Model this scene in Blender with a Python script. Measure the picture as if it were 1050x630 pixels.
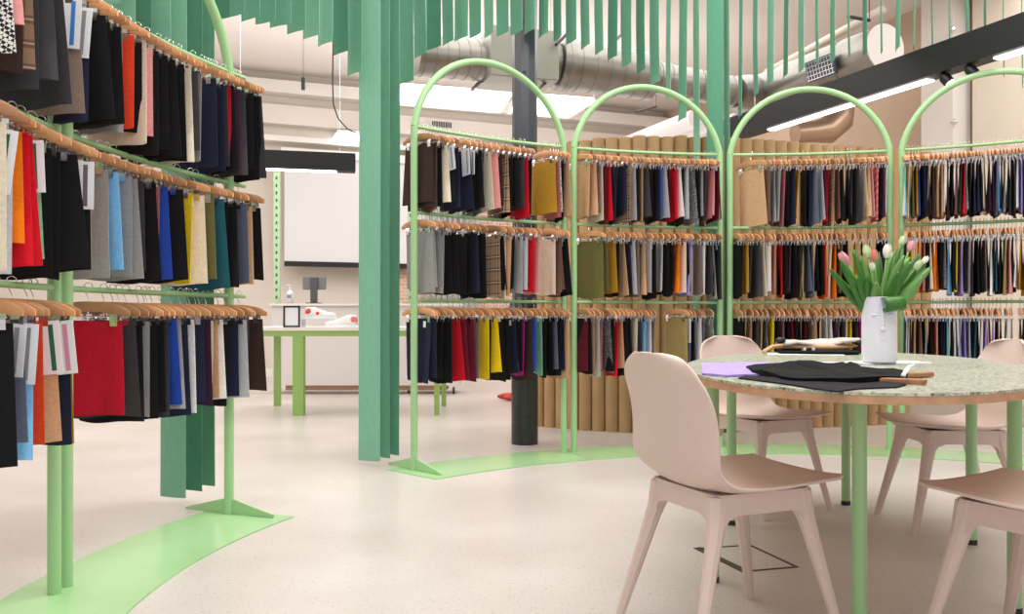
import bpy, bmesh, math, random
from mathutils import Vector, Matrix
from math import sin, cos, pi, radians, hypot, atan2, sqrt, degrees
random.seed(11)
S = bpy.context.scene
COL = S.collection
for o in list(bpy.data.objects): bpy.data.objects.remove(o)

# ------------------------------------------------------------- camera, world, light, exposure
F, H0, HC = 885.0, 324.0, 0.90          # focal in px (1050 wide), horizon row, camera height
cam = bpy.data.cameras.new('camera'); camo = bpy.data.objects.new('camera', cam); COL.objects.link(camo)
camo.location = (0, 0, HC); camo.rotation_euler = (radians(90), 0, 0)
cam.sensor_width = 36; cam.lens = 36*F/1050; cam.shift_y = (H0-315)/1050
cam.clip_start = 0.05; cam.clip_end = 60
S.camera = camo
S.view_settings.view_transform = 'Standard'; S.view_settings.look = 'None'
S.view_settings.gamma = 1; S.view_settings.use_curve_mapping = False
S.view_settings.exposure = 0.0
W = bpy.data.worlds.new('world'); S.world = W; W.use_nodes = True
W.node_tree.nodes['Background'].inputs[0].default_value = (0.95, 0.97, 1.0, 1)
W.node_tree.nodes['Background'].inputs[1].default_value = 0.95

def area(name, loc, rot, sx, sy, power, col=(1, .98, .965)):
    l = bpy.data.lights.new(name, 'AREA'); l.shape = 'RECTANGLE'; l.size = sx; l.size_y = sy
    l.energy = power; l.color = col
    o = bpy.data.objects.new(name, l); COL.objects.link(o); o.location = loc; o.rotation_euler = rot
    return o
RZ = radians(21.7)                       # the room is turned by this against the view
area('ceiling_light_front', (0.6, 1.2, 4.3), (0, 0, RZ), 4.0, 3.0, 150)
area('ceiling_light_middle', (1.5, 4.6, 4.3), (0, 0, RZ), 5.0, 2.5, 190)
area('ceiling_light_back', (-0.5, 9.6, 4.3), (0, 0, RZ), 8.0, 3.5, 200)
area('ceiling_light_left', (-4.5, 5.5, 4.3), (0, 0, RZ), 2.5, 5.0, 130)
area('added_ceiling_fill_back', (-1.0, 10.6, 3.0), (pi, 0, RZ), 9.0, 3.0, 85)  # added upward fill that brightens the back ceiling, no fixture there
area('added_ceiling_fill_middle', (1.0, 7.6, 3.95), (pi, 0, RZ), 6.0, 1.6, 28)  # second added fill, lifts the ceiling over the middle, no lamp modelled
area('ceiling_light_right', (5.2, 6.6, 4.3), (0, 0, RZ), 2.0, 4.0, 90)

# ------------------------------------------------------------- helpers
def fl(x, y, z=0.0):                     # survey: image point on the level z -> world
    D = F*(HC-z)/(y-H0); return ((x-525)/F*D, D)
CX, CY, RR = 1.60, 2.825, 3.07           # centre and radius of the ring of racks
def ring(x, R=RR):                       # survey: bearing of image column x on a ring
    a = (x-525)/F; A = a*a+1; B = -2*(a*CX+CY); C = CX*CX+CY*CY-R*R
    D = (-B+sqrt(B*B-4*A*C))/(2*A); return degrees(atan2(D-CY, a*D-CX)) % 360
def rp(th, R=RR): t = radians(th); return (CX+R*cos(t), CY+R*sin(t))

MATS = {}
def mat(name, col, rough=.5, metal=0., noise=0., nscale=30., bump=0., emit=None, estr=1., spec=.5, alpha=None, coat=0., trans=0.):
    if name in MATS: return MATS[name]
    m = bpy.data.materials.new(name); m.use_nodes = True; nt = m.node_tree; b = nt.nodes['Principled BSDF']
    b.inputs['Base Color'].default_value = (*col, 1); b.inputs['Roughness'].default_value = rough
    b.inputs['Metallic'].default_value = metal; b.inputs['Specular IOR Level'].default_value = spec
    b.inputs['Coat Weight'].default_value = coat; b.inputs['Transmission Weight'].default_value = trans
    if noise or bump:
        tc = nt.nodes.new('ShaderNodeTexCoord'); n = nt.nodes.new('ShaderNodeTexNoise')
        n.inputs['Scale'].default_value = nscale; n.inputs['Detail'].default_value = 4
        nt.links.new(tc.outputs['Object'], n.inputs['Vector'])
        if noise:
            r = nt.nodes.new('ShaderNodeValToRGB')
            r.color_ramp.elements[0].position = .3; r.color_ramp.elements[1].position = .7
            r.color_ramp.elements[0].color = (*[c*(1-noise) for c in col], 1)
            r.color_ramp.elements[1].color = (*[min(1, c*(1+noise)) for c in col], 1)
            nt.links.new(n.outputs[0], r.inputs[0]); nt.links.new(r.outputs[0], b.inputs['Base Color'])
        if bump:
            bp = nt.nodes.new('ShaderNodeBump'); bp.inputs['Strength'].default_value = bump; bp.inputs['Distance'].default_value = .01
            nt.links.new(n.outputs[0], bp.inputs['Height']); nt.links.new(bp.outputs[0], b.inputs['Normal'])
    if emit: b.inputs['Emission Color'].default_value = (*emit, 1); b.inputs['Emission Strength'].default_value = estr
    MATS[name] = m; return m
def lin(r, g, b):
    return tuple(((c/255)/12.92 if c/255 <= .04045 else ((c/255+.055)/1.055)**2.4) for c in (r, g, b))

class MB:
    def __init__(s): s.v = []; s.f = []; s.mi = []; s.cur = 0
    def add(s, vs, fs, M=None):
        b = len(s.v); s.v += [tuple(M @ Vector(v)) if M else tuple(v) for v in vs]
        for f in fs: s.f.append([b+i for i in f]); s.mi.append(s.cur)
        return s
    def box(s, c, d, M=None, rz=0, taper=1.0):
        x, y, z = d[0]/2, d[1]/2, d[2]/2; t = taper
        vs = [(-x, -y, -z), (x, -y, -z), (x, y, -z), (-x, y, -z), (-x*t, -y*t, z), (x*t, -y*t, z), (x*t, y*t, z), (-x*t, y*t, z)]
        vs = [(c[0]+a*cos(rz)-b_*sin(rz), c[1]+a*sin(rz)+b_*cos(rz), c[2]+e) for a, b_, e in vs]
        return s.add(vs, [(0, 3, 2, 1), (4, 5, 6, 7), (0, 1, 5, 4), (1, 2, 6, 5), (2, 3, 7, 6), (3, 0, 4, 7)], M)
    def tube(s, pts, r, n=10, M=None, caps=True, closed=False):
        pts = [Vector(p) for p in pts]; N = len(pts); rs = r if isinstance(r, (list, tuple)) else [r]*N
        vs = []; up = None
        for i, p in enumerate(pts):
            a = pts[(i-1) % N] if (i > 0 or closed) else p; b = pts[(i+1) % N] if (i < N-1 or closed) else p
            t = (b-a).normalized()
            if up is None: up = Vector((0, 0, 1)) if abs(t.z) < .9 else Vector((1, 0, 0))
            x = up.cross(t); x = x.normalized() if x.length > 1e-6 else Vector((1, 0, 0)); y = t.cross(x).normalized(); up = y
            for k in range(n): vs.append(p+(x*cos(2*pi*k/n)+y*sin(2*pi*k/n))*rs[i])
        fs = []
        for i in range(N if closed else N-1):
            j = (i+1) % N
            for k in range(n): l = (k+1) % n; fs.append((i*n+k, i*n+l, j*n+l, j*n+k))
        if caps and not closed: fs.append(tuple(reversed(range(n)))); fs.append(tuple((N-1)*n+k for k in range(n)))
        return s.add(vs, fs, M)
    def prism(s, poly, z0, z1, M=None):
        n = len(poly); vs = [(p[0], p[1], z0) for p in poly]+[(p[0], p[1], z1) for p in poly]
        fs = [tuple(reversed(range(n))), tuple(range(n, 2*n))]+[(i, (i+1) % n, n+(i+1) % n, n+i) for i in range(n)]
        return s.add(vs, fs, M)
    def lathe(s, prof, n=24, M=None, cap=True):
        vs = []; fs = []; m = len(prof)
        for (r, z) in prof:
            for k in range(n): vs.append((r*cos(2*pi*k/n), r*sin(2*pi*k/n), z))
        for i in range(m-1):
            for k in range(n): l = (k+1) % n; fs.append((i*n+k, i*n+l, (i+1)*n+l, (i+1)*n+k))
        if cap: fs.append(tuple(reversed(range(n)))); fs.append(tuple((m-1)*n+k for k in range(n)))
        return s.add(vs, fs, M)
    def grid(s, fn, nu, nv, M=None, thick=None):
        vs = [fn(i/nu, j/nv) for j in range(nv+1) for i in range(nu+1)]
        fs = [(j*(nu+1)+i, j*(nu+1)+i+1, (j+1)*(nu+1)+i+1, (j+1)*(nu+1)+i) for j in range(nv) for i in range(nu)]
        return s.add(vs, fs, M)
    def ell(s, c, r, M=None, nu=12, nv=8):
        prof = [(max(1e-4, sin(pi*j/nv)), -cos(pi*j/nv)) for j in range(nv+1)]
        T = Matrix.Translation(c) @ Matrix.Diagonal((r[0], r[1], r[2], 1))
        return s.lathe(prof, nu, (M @ T) if M else T)
    def mesh(s, name, mats=None):
        me = bpy.data.meshes.new(name); me.from_pydata(s.v, [], s.f); me.validate()
        for m in (mats if isinstance(mats, (list, tuple)) else [mats]) if mats else []: me.materials.append(m)
        if len(me.polygons) == len(s.mi): me.polygons.foreach_set('material_index', s.mi)
        bm = bmesh.new(); bm.from_mesh(me); bmesh.ops.recalc_face_normals(bm, faces=bm.faces); bm.to_mesh(me); bm.free()
        me.update(); return me
    def build(s, name, mats, parent=None, smooth=False, loc=None, bevel=0, angle=None):
        o = bpy.data.objects.new(name, s.mesh(name, mats)); COL.objects.link(o)
        if parent: o.parent = parent
        if loc: o.location = loc
        if bevel:
            b = o.modifiers.new('bevel', 'BEVEL'); b.width = bevel; b.segments = 2; b.limit_method = 'ANGLE'
        if smooth: shade(o.data, angle)
        return o
def shade(me, angle=None):
    me.polygons.foreach_set('use_smooth', [True]*len(me.polygons))
    if angle:
        bm = bmesh.new(); bm.from_mesh(me)
        for e in bm.edges:
            if len(e.link_faces) == 2 and e.calc_face_angle(0) > radians(angle): e.smooth = False
        bm.to_mesh(me); bm.free()
def empty(name, loc=(0, 0, 0), rz=0):
    o = bpy.data.objects.new(name, None); COL.objects.link(o); o.location = loc; o.rotation_euler = (0, 0, rz); o.empty_display_size = .05; return o
def tag(o, label, cat, group=None, kind=None):
    o['label'] = label; o['category'] = cat
    if group: o['group'] = group
    if kind: o['kind'] = kind
    return o
def structure(o): o['kind'] = 'structure'; return o
ORD = ['zeroth', 'first', 'second', 'third', 'fourth', 'fifth', 'sixth', 'seventh', 'eighth', 'ninth', 'tenth', 'eleventh', 'twelfth', 'thirteenth', 'fourteenth',
       'fifteenth', 'sixteenth', 'seventeenth', 'eighteenth', 'nineteenth', 'twentieth', 'twenty-first', 'twenty-second', 'twenty-third', 'twenty-fourth', 'twenty-fifth',
       'twenty-sixth', 'twenty-seventh', 'twenty-eighth', 'twenty-ninth', 'thirtieth', 'thirty-first', 'thirty-second', 'thirty-third', 'thirty-fourth', 'thirty-fifth', 'thirty-sixth', 'thirty-seventh', 'thirty-eighth', 'thirty-ninth', 'fortieth']

# ------------------------------------------------------------- materials
GREEN = mat('mint_powder_coat', lin(158, 200, 144), .38)
GREEN_SHEET = mat('mint_sheet_metal', lin(164, 206, 150), .22, noise=.03, nscale=4)
FELT = mat('green_felt', lin(100, 160, 132), .85, noise=.05, nscale=60)
FELT2 = mat('green_felt_pale', lin(122, 178, 150), .85, noise=.05, nscale=60)
FELT3 = mat('green_felt_deep', lin(72, 134, 106), .85, noise=.05, nscale=60)
WOOD = mat('hanger_wood', lin(206, 150, 104), .4, noise=.14, nscale=14)
nt = WOOD.node_tree; oi = nt.nodes.new('ShaderNodeObjectInfo'); hv = nt.nodes.new('ShaderNodeHueSaturation'); mr = nt.nodes.new('ShaderNodeMapRange')
mr.inputs['To Min'].default_value = .6; mr.inputs['To Max'].default_value = 1.2; src = nt.nodes['Principled BSDF'].inputs['Base Color'].links[0].from_socket
nt.links.new(oi.outputs['Random'], mr.inputs['Value']); nt.links.new(mr.outputs[0], hv.inputs['Value']); nt.links.new(src, hv.inputs['Color']); nt.links.new(hv.outputs[0], nt.nodes['Principled BSDF'].inputs['Base Color'])
STEEL = mat('bright_steel', (.78, .78, .8), .22, 1.)
BLACKP = mat('black_plastic', (.012, .012, .013), .4)
WHITE = mat('white_paint', lin(236, 232, 228), .6)
PAPER = mat('white_paper', lin(238, 240, 246), .6)
KRAFT = mat('kraft_card', lin(188, 152, 108), .75, noise=.08, nscale=6)
DUCT = mat('galvanised_duct', (.30, .29, .265), .36, .8, noise=.14, nscale=4)
CHAIRM = mat('blush_plastic', lin(214, 192, 181), .5, noise=.02, nscale=80)
GLOSSG = mat('column_grey_paint', lin(66, 70, 78), .28, noise=.12, nscale=3)

def floor_mat():
    m = bpy.data.materials.new('polished_concrete'); m.use_nodes = True; nt = m.node_tree; b = nt.nodes['Principled BSDF']
    tc = nt.nodes.new('ShaderNodeTexCoord')
    n1 = nt.nodes.new('ShaderNodeTexNoise'); n1.inputs['Scale'].default_value = 1.3; n1.inputs['Detail'].default_value = 8
    n2 = nt.nodes.new('ShaderNodeTexNoise'); n2.inputs['Scale'].default_value = 75; n2.inputs['Detail'].default_value = 2
    r1 = nt.nodes.new('ShaderNodeValToRGB'); r2 = nt.nodes.new('ShaderNodeValToRGB')
    for n in (n1, n2): nt.links.new(tc.outputs['Object'], n.inputs['Vector'])
    r1.color_ramp.elements[0].position = .3; r1.color_ramp.elements[0].color = (*lin(196, 187, 181), 1)
    r1.color_ramp.elements[1].position = .7; r1.color_ramp.elements[1].color = (*lin(214, 207, 202), 1)
    r2.color_ramp.elements[0].position = .27; r2.color_ramp.elements[0].color = (.66, .63, .6, 1)
    r2.color_ramp.elements[1].position = .40; r2.color_ramp.elements[1].color = (1, 1, 1, 1)
    nt.links.new(n1.outputs[0], r1.inputs[0]); nt.links.new(n2.outputs[0], r2.inputs[0])
    mx = nt.nodes.new('ShaderNodeMix'); mx.data_type = 'RGBA'; mx.blend_type = 'MULTIPLY'; mx.inputs[0].default_value = 1
    nt.links.new(r1.outputs[0], mx.inputs[6]); nt.links.new(r2.outputs[0], mx.inputs[7]); nt.links.new(mx.outputs[2], b.inputs['Base Color'])
    b.inputs['Roughness'].default_value = .3; b.inputs['Specular IOR Level'].default_value = .45
    return m
def pebble_mat():
    m = bpy.data.materials.new('pebble_terrazzo'); m.use_nodes = True; nt = m.node_tree; b = nt.nodes['Principled BSDF']
    tc = nt.nodes.new('ShaderNodeTexCoord'); v = nt.nodes.new('ShaderNodeTexVoronoi'); v.inputs['Scale'].default_value = 115
    r = nt.nodes.new('ShaderNodeValToRGB'); r.color_ramp.interpolation = 'CONSTANT'
    e = r.color_ramp.elements; e[0].position = 0; e[0].color = (*lin(176, 180, 164), 1); e[1].position = .35; e[1].color = (*lin(152, 160, 138), 1)
    for p, c in ((.6, (204, 200, 182)), (.8, (128, 138, 116)), (.92, (92, 96, 80))):
        x = e.new(p); x.color = (*lin(*c), 1)
    sp = nt.nodes.new('ShaderNodeSeparateColor')
    nt.links.new(tc.outputs['Object'], v.inputs['Vector']); nt.links.new(v.outputs['Color'], sp.inputs[0])
    nt.links.new(sp.outputs[0], r.inputs[0]); nt.links.new(r.outputs[0], b.inputs['Base Color']); b.inputs['Roughness'].default_value = .3
    return m
def pattern_mat(name, kind, c1, c2, c3=None, sc=60):
    if name in MATS: return MATS[name]
    m = bpy.data.materials.new(name); m.use_nodes = True; nt = m.node_tree; b = nt.nodes['Principled BSDF']; b.inputs['Roughness'].default_value = .9
    tc = nt.nodes.new('ShaderNodeTexCoord'); out = None
    def ramp(src, stops, const=True):
        r = nt.nodes.new('ShaderNodeValToRGB'); r.color_ramp.interpolation = 'CONSTANT' if const else 'LINEAR'
        e = r.color_ramp.elements; e[0].position = stops[0][0]; e[0].color = (*stops[0][1], 1); e[1].position = stops[1][0]; e[1].color = (*stops[1][1], 1)
        for p, c in stops[2:]: x = e.new(p); x.color = (*c, 1)
        nt.links.new(src, r.inputs[0]); return r.outputs[0]
    if kind == 'tweed':
        n = nt.nodes.new('ShaderNodeTexNoise'); n.inputs['Scale'].default_value = sc*3; n.inputs['Detail'].default_value = 1
        nt.links.new(tc.outputs['Object'], n.inputs['Vector']); out = ramp(n.outputs[0], [(.0, c1), (.52, c2)])
    elif kind == 'leopard':
        n = nt.nodes.new('ShaderNodeTexVoronoi'); n.inputs['Scale'].default_value = sc; nt.links.new(tc.outputs['Object'], n.inputs['Vector'])
        out = ramp(n.outputs['Distance'], [(.0, c1), (.33, c2)])
    elif kind == 'hound':
        n = nt.nodes.new('ShaderNodeTexChecker'); n.inputs['Scale'].default_value = sc; n.inputs['Color1'].default_value = (*c1, 1); n.inputs['Color2'].default_value = (*c2, 1)
        mp = nt.nodes.new('ShaderNodeMapping'); mp.inputs['Rotation'].default_value = (.2, .6, .5)
        nt.links.new(tc.outputs['Object'], mp.inputs[0]); nt.links.new(mp.outputs[0], n.inputs['Vector']); out = n.outputs['Color']
    elif kind == 'plaid':
        s = nt.nodes.new('ShaderNodeSeparateXYZ'); nt.links.new(tc.outputs['Object'], s.inputs[0]); cols = []
        for ax in (0, 2):
            a = nt.nodes.new('ShaderNodeMath'); a.operation = 'MULTIPLY'; a.inputs[1].default_value = sc; nt.links.new(s.outputs[ax], a.inputs[0])
            f_ = nt.nodes.new('ShaderNodeMath'); f_.operation = 'FRACT'; nt.links.new(a.outputs[0], f_.inputs[0])
            cols.append(ramp(f_.outputs[0], [(0, c1), (.45, c2), (.6, c3 or c1), (.68, c2), (.8, c1)]))
        mx = nt.nodes.new('ShaderNodeMix'); mx.data_type = 'RGBA'; mx.inputs[0].default_value = .5
        nt.links.new(cols[0], mx.inputs[6]); nt.links.new(cols[1], mx.inputs[7]); out = mx.outputs[2]
    nt.links.new(out, b.inputs['Base Color']); MATS[name] = m; return m
def brick_mat():
    m = bpy.data.materials.new('pink_brick'); m.use_nodes = True; nt = m.node_tree; b = nt.nodes['Principled BSDF']
    tc = nt.nodes.new('ShaderNodeTexCoord'); mp = nt.nodes.new('ShaderNodeMapping'); mp.inputs['Rotation'].default_value = (radians(90), 0, 0)
    n = nt.nodes.new('ShaderNodeTexBrick'); n.inputs['Scale'].default_value = 4.5
    n.inputs['Color1'].default_value = (*lin(206, 160, 140), 1); n.inputs['Color2'].default_value = (*lin(222, 186, 166), 1); n.inputs['Mortar'].default_value = (*lin(230, 218, 208), 1)
    nt.links.new(tc.outputs['Object'], mp.inputs[0]); nt.links.new(mp.outputs[0], n.inputs['Vector']); nt.links.new(n.outputs['Color'], b.inputs['Base Color']); b.inputs['Roughness'].default_value = .8
    return m
def cloth(c, name=None): return mat('cloth_'+name, c, .88, noise=.10, nscale=90, spec=.2)
FAB = {   # code: (colour words, material)
 'K': ('black', cloth(lin(22, 21, 23), 'black')), 'N': ('navy', cloth(lin(34, 38, 60), 'navy')), 'C': ('charcoal', cloth(lin(62, 60, 64), 'charcoal')),
 'G': ('grey', cloth(lin(148, 146, 146), 'grey')), 'L': ('light grey', cloth(lin(190, 190, 194), 'light_grey')), 'W': ('white', cloth(lin(232, 228, 228), 'white')),
 'I': ('cream', cloth(lin(222, 210, 188), 'cream')), 'T': ('tan', cloth(lin(196, 156, 120), 'tan')), 'B': ('brown', cloth(lin(118, 88, 76), 'brown')),
 'D': ('dark brown', cloth(lin(58, 42, 38), 'dark_brown')), 'R': ('red', cloth(lin(208, 22, 40), 'red')), 'S': ('burgundy', cloth(lin(104, 24, 44), 'burgundy')),
 'O': ('orange', cloth(lin(232, 120, 22), 'orange')), 'Y': ('yellow', cloth(lin(232, 196, 28), 'yellow')), 'M': ('mustard', cloth(lin(178, 132, 40), 'mustard')),
 'V': ('olive', cloth(lin(104, 100, 56), 'olive')), 'A': ('light blue', cloth(lin(122, 182, 228), 'light_blue')), 'U': ('royal blue', cloth(lin(40, 72, 168), 'royal_blue')),
 'P': ('plum', cloth(lin(66, 36, 60), 'plum')), 'E': ('lavender', cloth(lin(156, 140, 214), 'lavender')), 'J': ('pink', cloth(lin(218, 150, 150), 'pink')),
 'H': ('magenta', cloth(lin(184, 40, 130), 'magenta')), 'm': ('mint', cloth(lin(134, 190, 158), 'mint')), 't': ('teal', cloth(lin(36, 92, 104), 'teal')),
 'g': ('bright green', cloth(lin(72, 160, 72), 'green')), 'k': ('khaki', cloth(lin(164, 142, 92), 'khaki')), 's': ('slate blue', cloth(lin(96, 104, 124), 'slate')),
 'c': ('crimson', cloth(lin(178, 20, 44), 'crimson')), 'o': ('orange-red', cloth(lin(216, 66, 34), 'orange_red')), 'u': ('taupe', cloth(lin(134, 116, 104), 'taupe')),
 'w': ('grey tweed', pattern_mat('cloth_tweed', 'tweed', lin(58, 58, 62), lin(150, 150, 152))),
 'p': ('brown plaid', pattern_mat('cloth_plaid', 'plaid', lin(150, 118, 92), lin(44, 28, 26), lin(214, 190, 160), 14)),
 'h': ('houndstooth', pattern_mat('cloth_houndstooth', 'hound', (.01, .01, .012), lin(226, 222, 218), sc=110)),
 'r': ('red plaid', pattern_mat('cloth_red_plaid', 'plaid', lin(214, 40, 60), lin(236, 214, 216), lin(40, 30, 60), 22)),
 'l': ('speckled white', pattern_mat('cloth_leopard', 'leopard', lin(60, 54, 48), lin(226, 220, 206), sc=70)),
 'z': ('rose', cloth(lin(178, 106, 110), 'rose')),
}

# ------------------------------------------------------------- the room
floor = MB(); floor.box((2, 8, -.05), (30, 26, .1)); structure(floor.build('floor', floor_mat()))
U = Vector((-sin(RZ), cos(RZ), 0)); V = Vector((cos(RZ), sin(RZ), 0))     # room axes: depth, width
WALLC = mat('cream_wall', lin(222, 212, 202), .85, noise=.02, nscale=2)
TANW = mat('beige_wall', lin(196, 172, 150), .85, noise=.03, nscale=2)
CEILM = mat('ceiling_white', lin(230, 222, 216), .9, noise=.02, nscale=1.5)
ZC = 4.5
c = MB(); c.box((2, 8, ZC+.05), (30, 26, .1)); structure(c.build('ceiling', CEILM))
PB = Vector((-3.0, 13.0, 0))
def wall(name, a, b, z0, z1, m, th=.15):
    a = Vector(a); b = Vector(b); d = b-a; ang = atan2(d.y, d.x); mb = MB(); mid = (a+b)/2
    mb.box((0, th/2, 0), (d.length, th, z1-z0)); o = mb.build(name, m); o.location = (mid.x, mid.y, (z0+z1)/2); o.rotation_euler = (0, 0, ang); return o
RW = Vector((8.76, 0, 0)); tR = None
# back wall runs along V through PB ; right wall runs along U through RW
def cross(p, d, q, e):
    det = d.x*(-e.y)+e.x*d.y; r = q-p; t = (r.x*(-e.y)+e.x*r.y)/det; return p+d*t
CORN = cross(PB, V, RW, U)
LEFTE = PB-V*5.2
structure(wall('wall_back', LEFTE, CORN, 0, ZC, WALLC))
structure(wall('wall_right', CORN, RW+U*1.0, 0, ZC, TANW))
structure(wall('wall_left', LEFTE-U*11, LEFTE, 0, ZC, WALLC))
# brick stretch of the back wall and cornice bands
b0 = cross(PB, V, Vector((0, 0, 0)), Vector(((404-525)/F, 1, 0))); b1 = cross(PB, V, Vector((0, 0, 0)), Vector(((560-525)/F, 1, 0)))
structure(wall('wall_brick', b0-U*.16, b1-U*.16, 0, 2.6, brick_mat(), .1))
for i, (off, z0, z1, d) in enumerate(((.0, 4.16, 4.34, .25), (.0, 3.72, 4.0, .16), (.0, 3.46, 3.54, .2))):
    structure(wall('trim_%d' % (i+1), LEFTE-U*(d+.01), CORN-U*(d+.01), z0, z1, WHITE if i != 1 else CEILM, d))
for i, (px, py, w_) in enumerate(((0, 0, 0),)):
    q = PIER = cross(RW, U, Vector((0, 0, 0)), Vector(((980-525)/F, 1, 0)))
    o = MB(); o.box((0, 0, 0), (.26, .42, ZC)); o = o.build('wall_pier', mat('pier_white', lin(226, 220, 214), .8)); o.location = (q.x-.14, q.y-.05, ZC/2); o.rotation_euler = (0, 0, RZ); structure(o)
# cream stretch of the right wall nearer than the pier
q2 = q-U*.3
structure(wall('wall_right_near', q2-V*.1, q2-U*6.5-V*.1, 0, ZC, mat('cream_wall_near', lin(224, 212, 196), .85, noise=.03, nscale=2), .06))
# baseboards
structure(wall('baseboard_back', LEFTE-U*.02, b0-U*.02, 0, .12, WHITE, .02))

# ------------------------------------------------------------- ring base sheets
def annulus(name, segs, label):
    R0, R1 = 2.77, 3.21; mb = MB(); gap = .12
    for a0, a1, dz in segs:
        n = max(2, int(abs(a1-a0)/2)); pts = [rp(a0+(a1-a0)*i/n, R0) for i in range(n+1)]+[rp(a1+(a0-a1)*i/n, R1) for i in range(n+1)]
        mb.prism(pts, 0.0, .006+dz)
    return tag(mb.build(name, GREEN_SHEET), label, 'base plate')
annulus('floor_base_plate', [(158.3, 178.9, 0), (178.9, 202, .002)], 'curved mint green metal base sheet under the near left rack')
annulus('floor_base_plate', [(136.6, 113.6, 0), (113.5, 92.8, .001), (92.7, 71.9, 0), (71.8, 50, .001)], 'long curved mint green metal base sheet under the far arched racks')

# ------------------------------------------------------------- racks
RAIL = (2.0, 1.50, 0.99)
def arc(R, a0, a1, z, n=14): return [(*rp(a0+(a1-a0)*i/n, R), z) for i in range(n+1)]
def rack(a0, a1, label, fins=()):
    m_ = (a0+a1)/2; x0, y0 = rp(m_); root = empty('arched_clothes_rack', (x0, y0, .006)); inv = Matrix.Translation((-x0, -y0, -.006))
    tag(root, label, 'clothes rack')
    for a in (a0, a1):
        p = rp(a); MB().tube([(*p, .006), (*p, RAIL[0])], .021, 14, inv).build('post', GREEN, root, True, angle=40)
    half = radians(abs(a0-a1)/2)*RR; dz = .09; rho = sqrt(half*half+dz*dz); z0 = RAIL[0]-dz; ph0 = math.asin(dz/rho)
    pts = []
    for i in range(29):
        ph = ph0+(pi-2*ph0)*i/28; th = m_+degrees(rho*cos(ph)/RR)*(1 if a1 > a0 else -1); pts.append((*rp(th), z0+rho*sin(ph)))
    MB().tube(pts, .021, 14, inv).build('arch', GREEN, root, True, angle=40)
    for z in RAIL:
        MB().tube(arc(RR, a0, a1 if a1 != 159.6 else 157.6, z), .0105, 10, inv).build('hanging_rail', GREEN, root, True, angle=40)
    for a in fins:
        t = radians(a); R_ = Vector((cos(t), sin(t), 0)); P = Vector((*rp(a), 0)); T_ = Vector((-sin(t), cos(t), 0))
        prof = [(-.24, .008), (.24, .008), (.24, .02), (.02, .075), (-.02, .075), (-.24, .02)]
        vs = [P+R_*u+T_*s+Vector((0, 0, w)) for s in (-.004, .004) for u, w in prof]
        fs = [(0, 1, 2, 3, 4, 5), (11, 10, 9, 8, 7, 6)]+[(i, (i+1) % 6, 6+(i+1) % 6, 6+i) for i in range(6)]
        MB().add(vs, fs, inv).build('foot_gusset', GREEN, root)
    return root
A_L0 = (202, 181.0); A_L = (179.6, 159.6)
BAYS = {1: (134.9, 114.3), 2: (112.9, 93.4), 3: (92.1, 72.6), 4: (71.2, 51.0)}
rack(*A_L0, 'mint green arched rack cut off by the left edge of the photo')
rack(*A_L, 'near mint green arched rack on the left, full of dark and bright swatches', (159.6,))
rack(*BAYS[1], 'leftmost arched rack of the far row, in front of the dark column', (134.9,))
rack(*BAYS[2], 'second arched rack from the left in the far row, before cardboard tubes')
rack(*BAYS[3], 'third arched rack from the left in the far row, behind the tulips')
rack(*BAYS[4], 'rightmost arched rack of the far row, before the cream wall')

# ------------------------------------------------------------- hanger and swatch prototypes
def bar_mb(M=None, mb=None):
    mb = mb or MB(); n = 10; vs = []
    for i in range(n+1):
        u = -1+2*i/n; x = .142*u; zc = -.068-.024*u*u; hh = .0175*sqrt(max(.30, 1-abs(u)**12)); t = .0055 if abs(u) < .95 else .004
        yb = .006*(1-u*u)
        vs += [(x, yb-t, zc-hh*.7), (x, yb-t, zc+hh*.7), (x, yb-t*.5, zc+hh), (x, yb+t*.5, zc+hh), (x, yb+t, zc+hh*.7), (x, yb+t, zc-hh*.7), (x, yb+t*.5, zc-hh), (x, yb-t*.5, zc-hh)]
    fs = []
    for i in range(n):
        for k in range(8): l = (k+1) % 8; fs.append((i*8+k, i*8+l, (i+1)*8+l, (i+1)*8+k))
    fs += [tuple(range(8)), tuple(n*8+k for k in reversed(range(8)))]
    return mb.add(vs, fs, M)
def hook_mb(M=None, mb=None, n=5):
    mb = mb or MB(); r = .0145; pts = [(0, 0, -.06), (0, 0, -.042), (.004, 0, -.03), (r, 0, -.012)]
    pts += [(r*cos(a), 0, r*sin(a)) for a in (0, .6, 1.2, 1.9, 2.6, 3.2)]
    return mb.tube(pts, .0016, n, M)
def rod_mb(M=None, mb=None):
    mb = mb or MB(); mb.tube([(-.11, 0, -.103), (.11, 0, -.103)], .0026, 5, M); return mb.tube([(0, 0, -.08), (0, 0, -.103)], .0016, 5, M)
def clip_mb(x, M=None, mb=None):
    mb = mb or MB()
    for s in (-1, 1):
        vs = [(x-.012, s*.003, -.092), (x+.012, s*.003, -.092), (x+.013, s*.010, -.110), (x-.013, s*.010, -.110), (x+.012, s*.0065, -.137), (x-.012, s*.0065, -.137)]
        w = [(a, b+s*.002, e) for a, b, e in vs]; mb.add(vs+w, [(0, 1, 2, 3), (3, 2, 4, 5), (6, 9, 8, 7), (9, 11, 10, 8), (0, 3, 9, 6), (1, 7, 8, 2), (3, 5, 11, 9), (2, 8, 10, 4), (4, 10, 11, 5), (0, 6, 7, 1)], M)
    return mb.tube([(x-.010, 0, -.104), (x+.010, 0, -.104)], .0045, 6, M)
BAR = bar_mb().mesh('bar', WOOD); shade(BAR, 50); HOOK = hook_mb(n=6).mesh('hook', STEEL); ROD = rod_mb().mesh('clip_rod', STEEL)
CLIP = clip_mb(0).mesh('clip', STEEL); HM = MB()
bar_mb(None, HM); HM.cur = 1; hook_mb(None, HM, 4); rod_mb(None, HM); clip_mb(-.09, None, HM); clip_mb(.09, None, HM)
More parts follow.
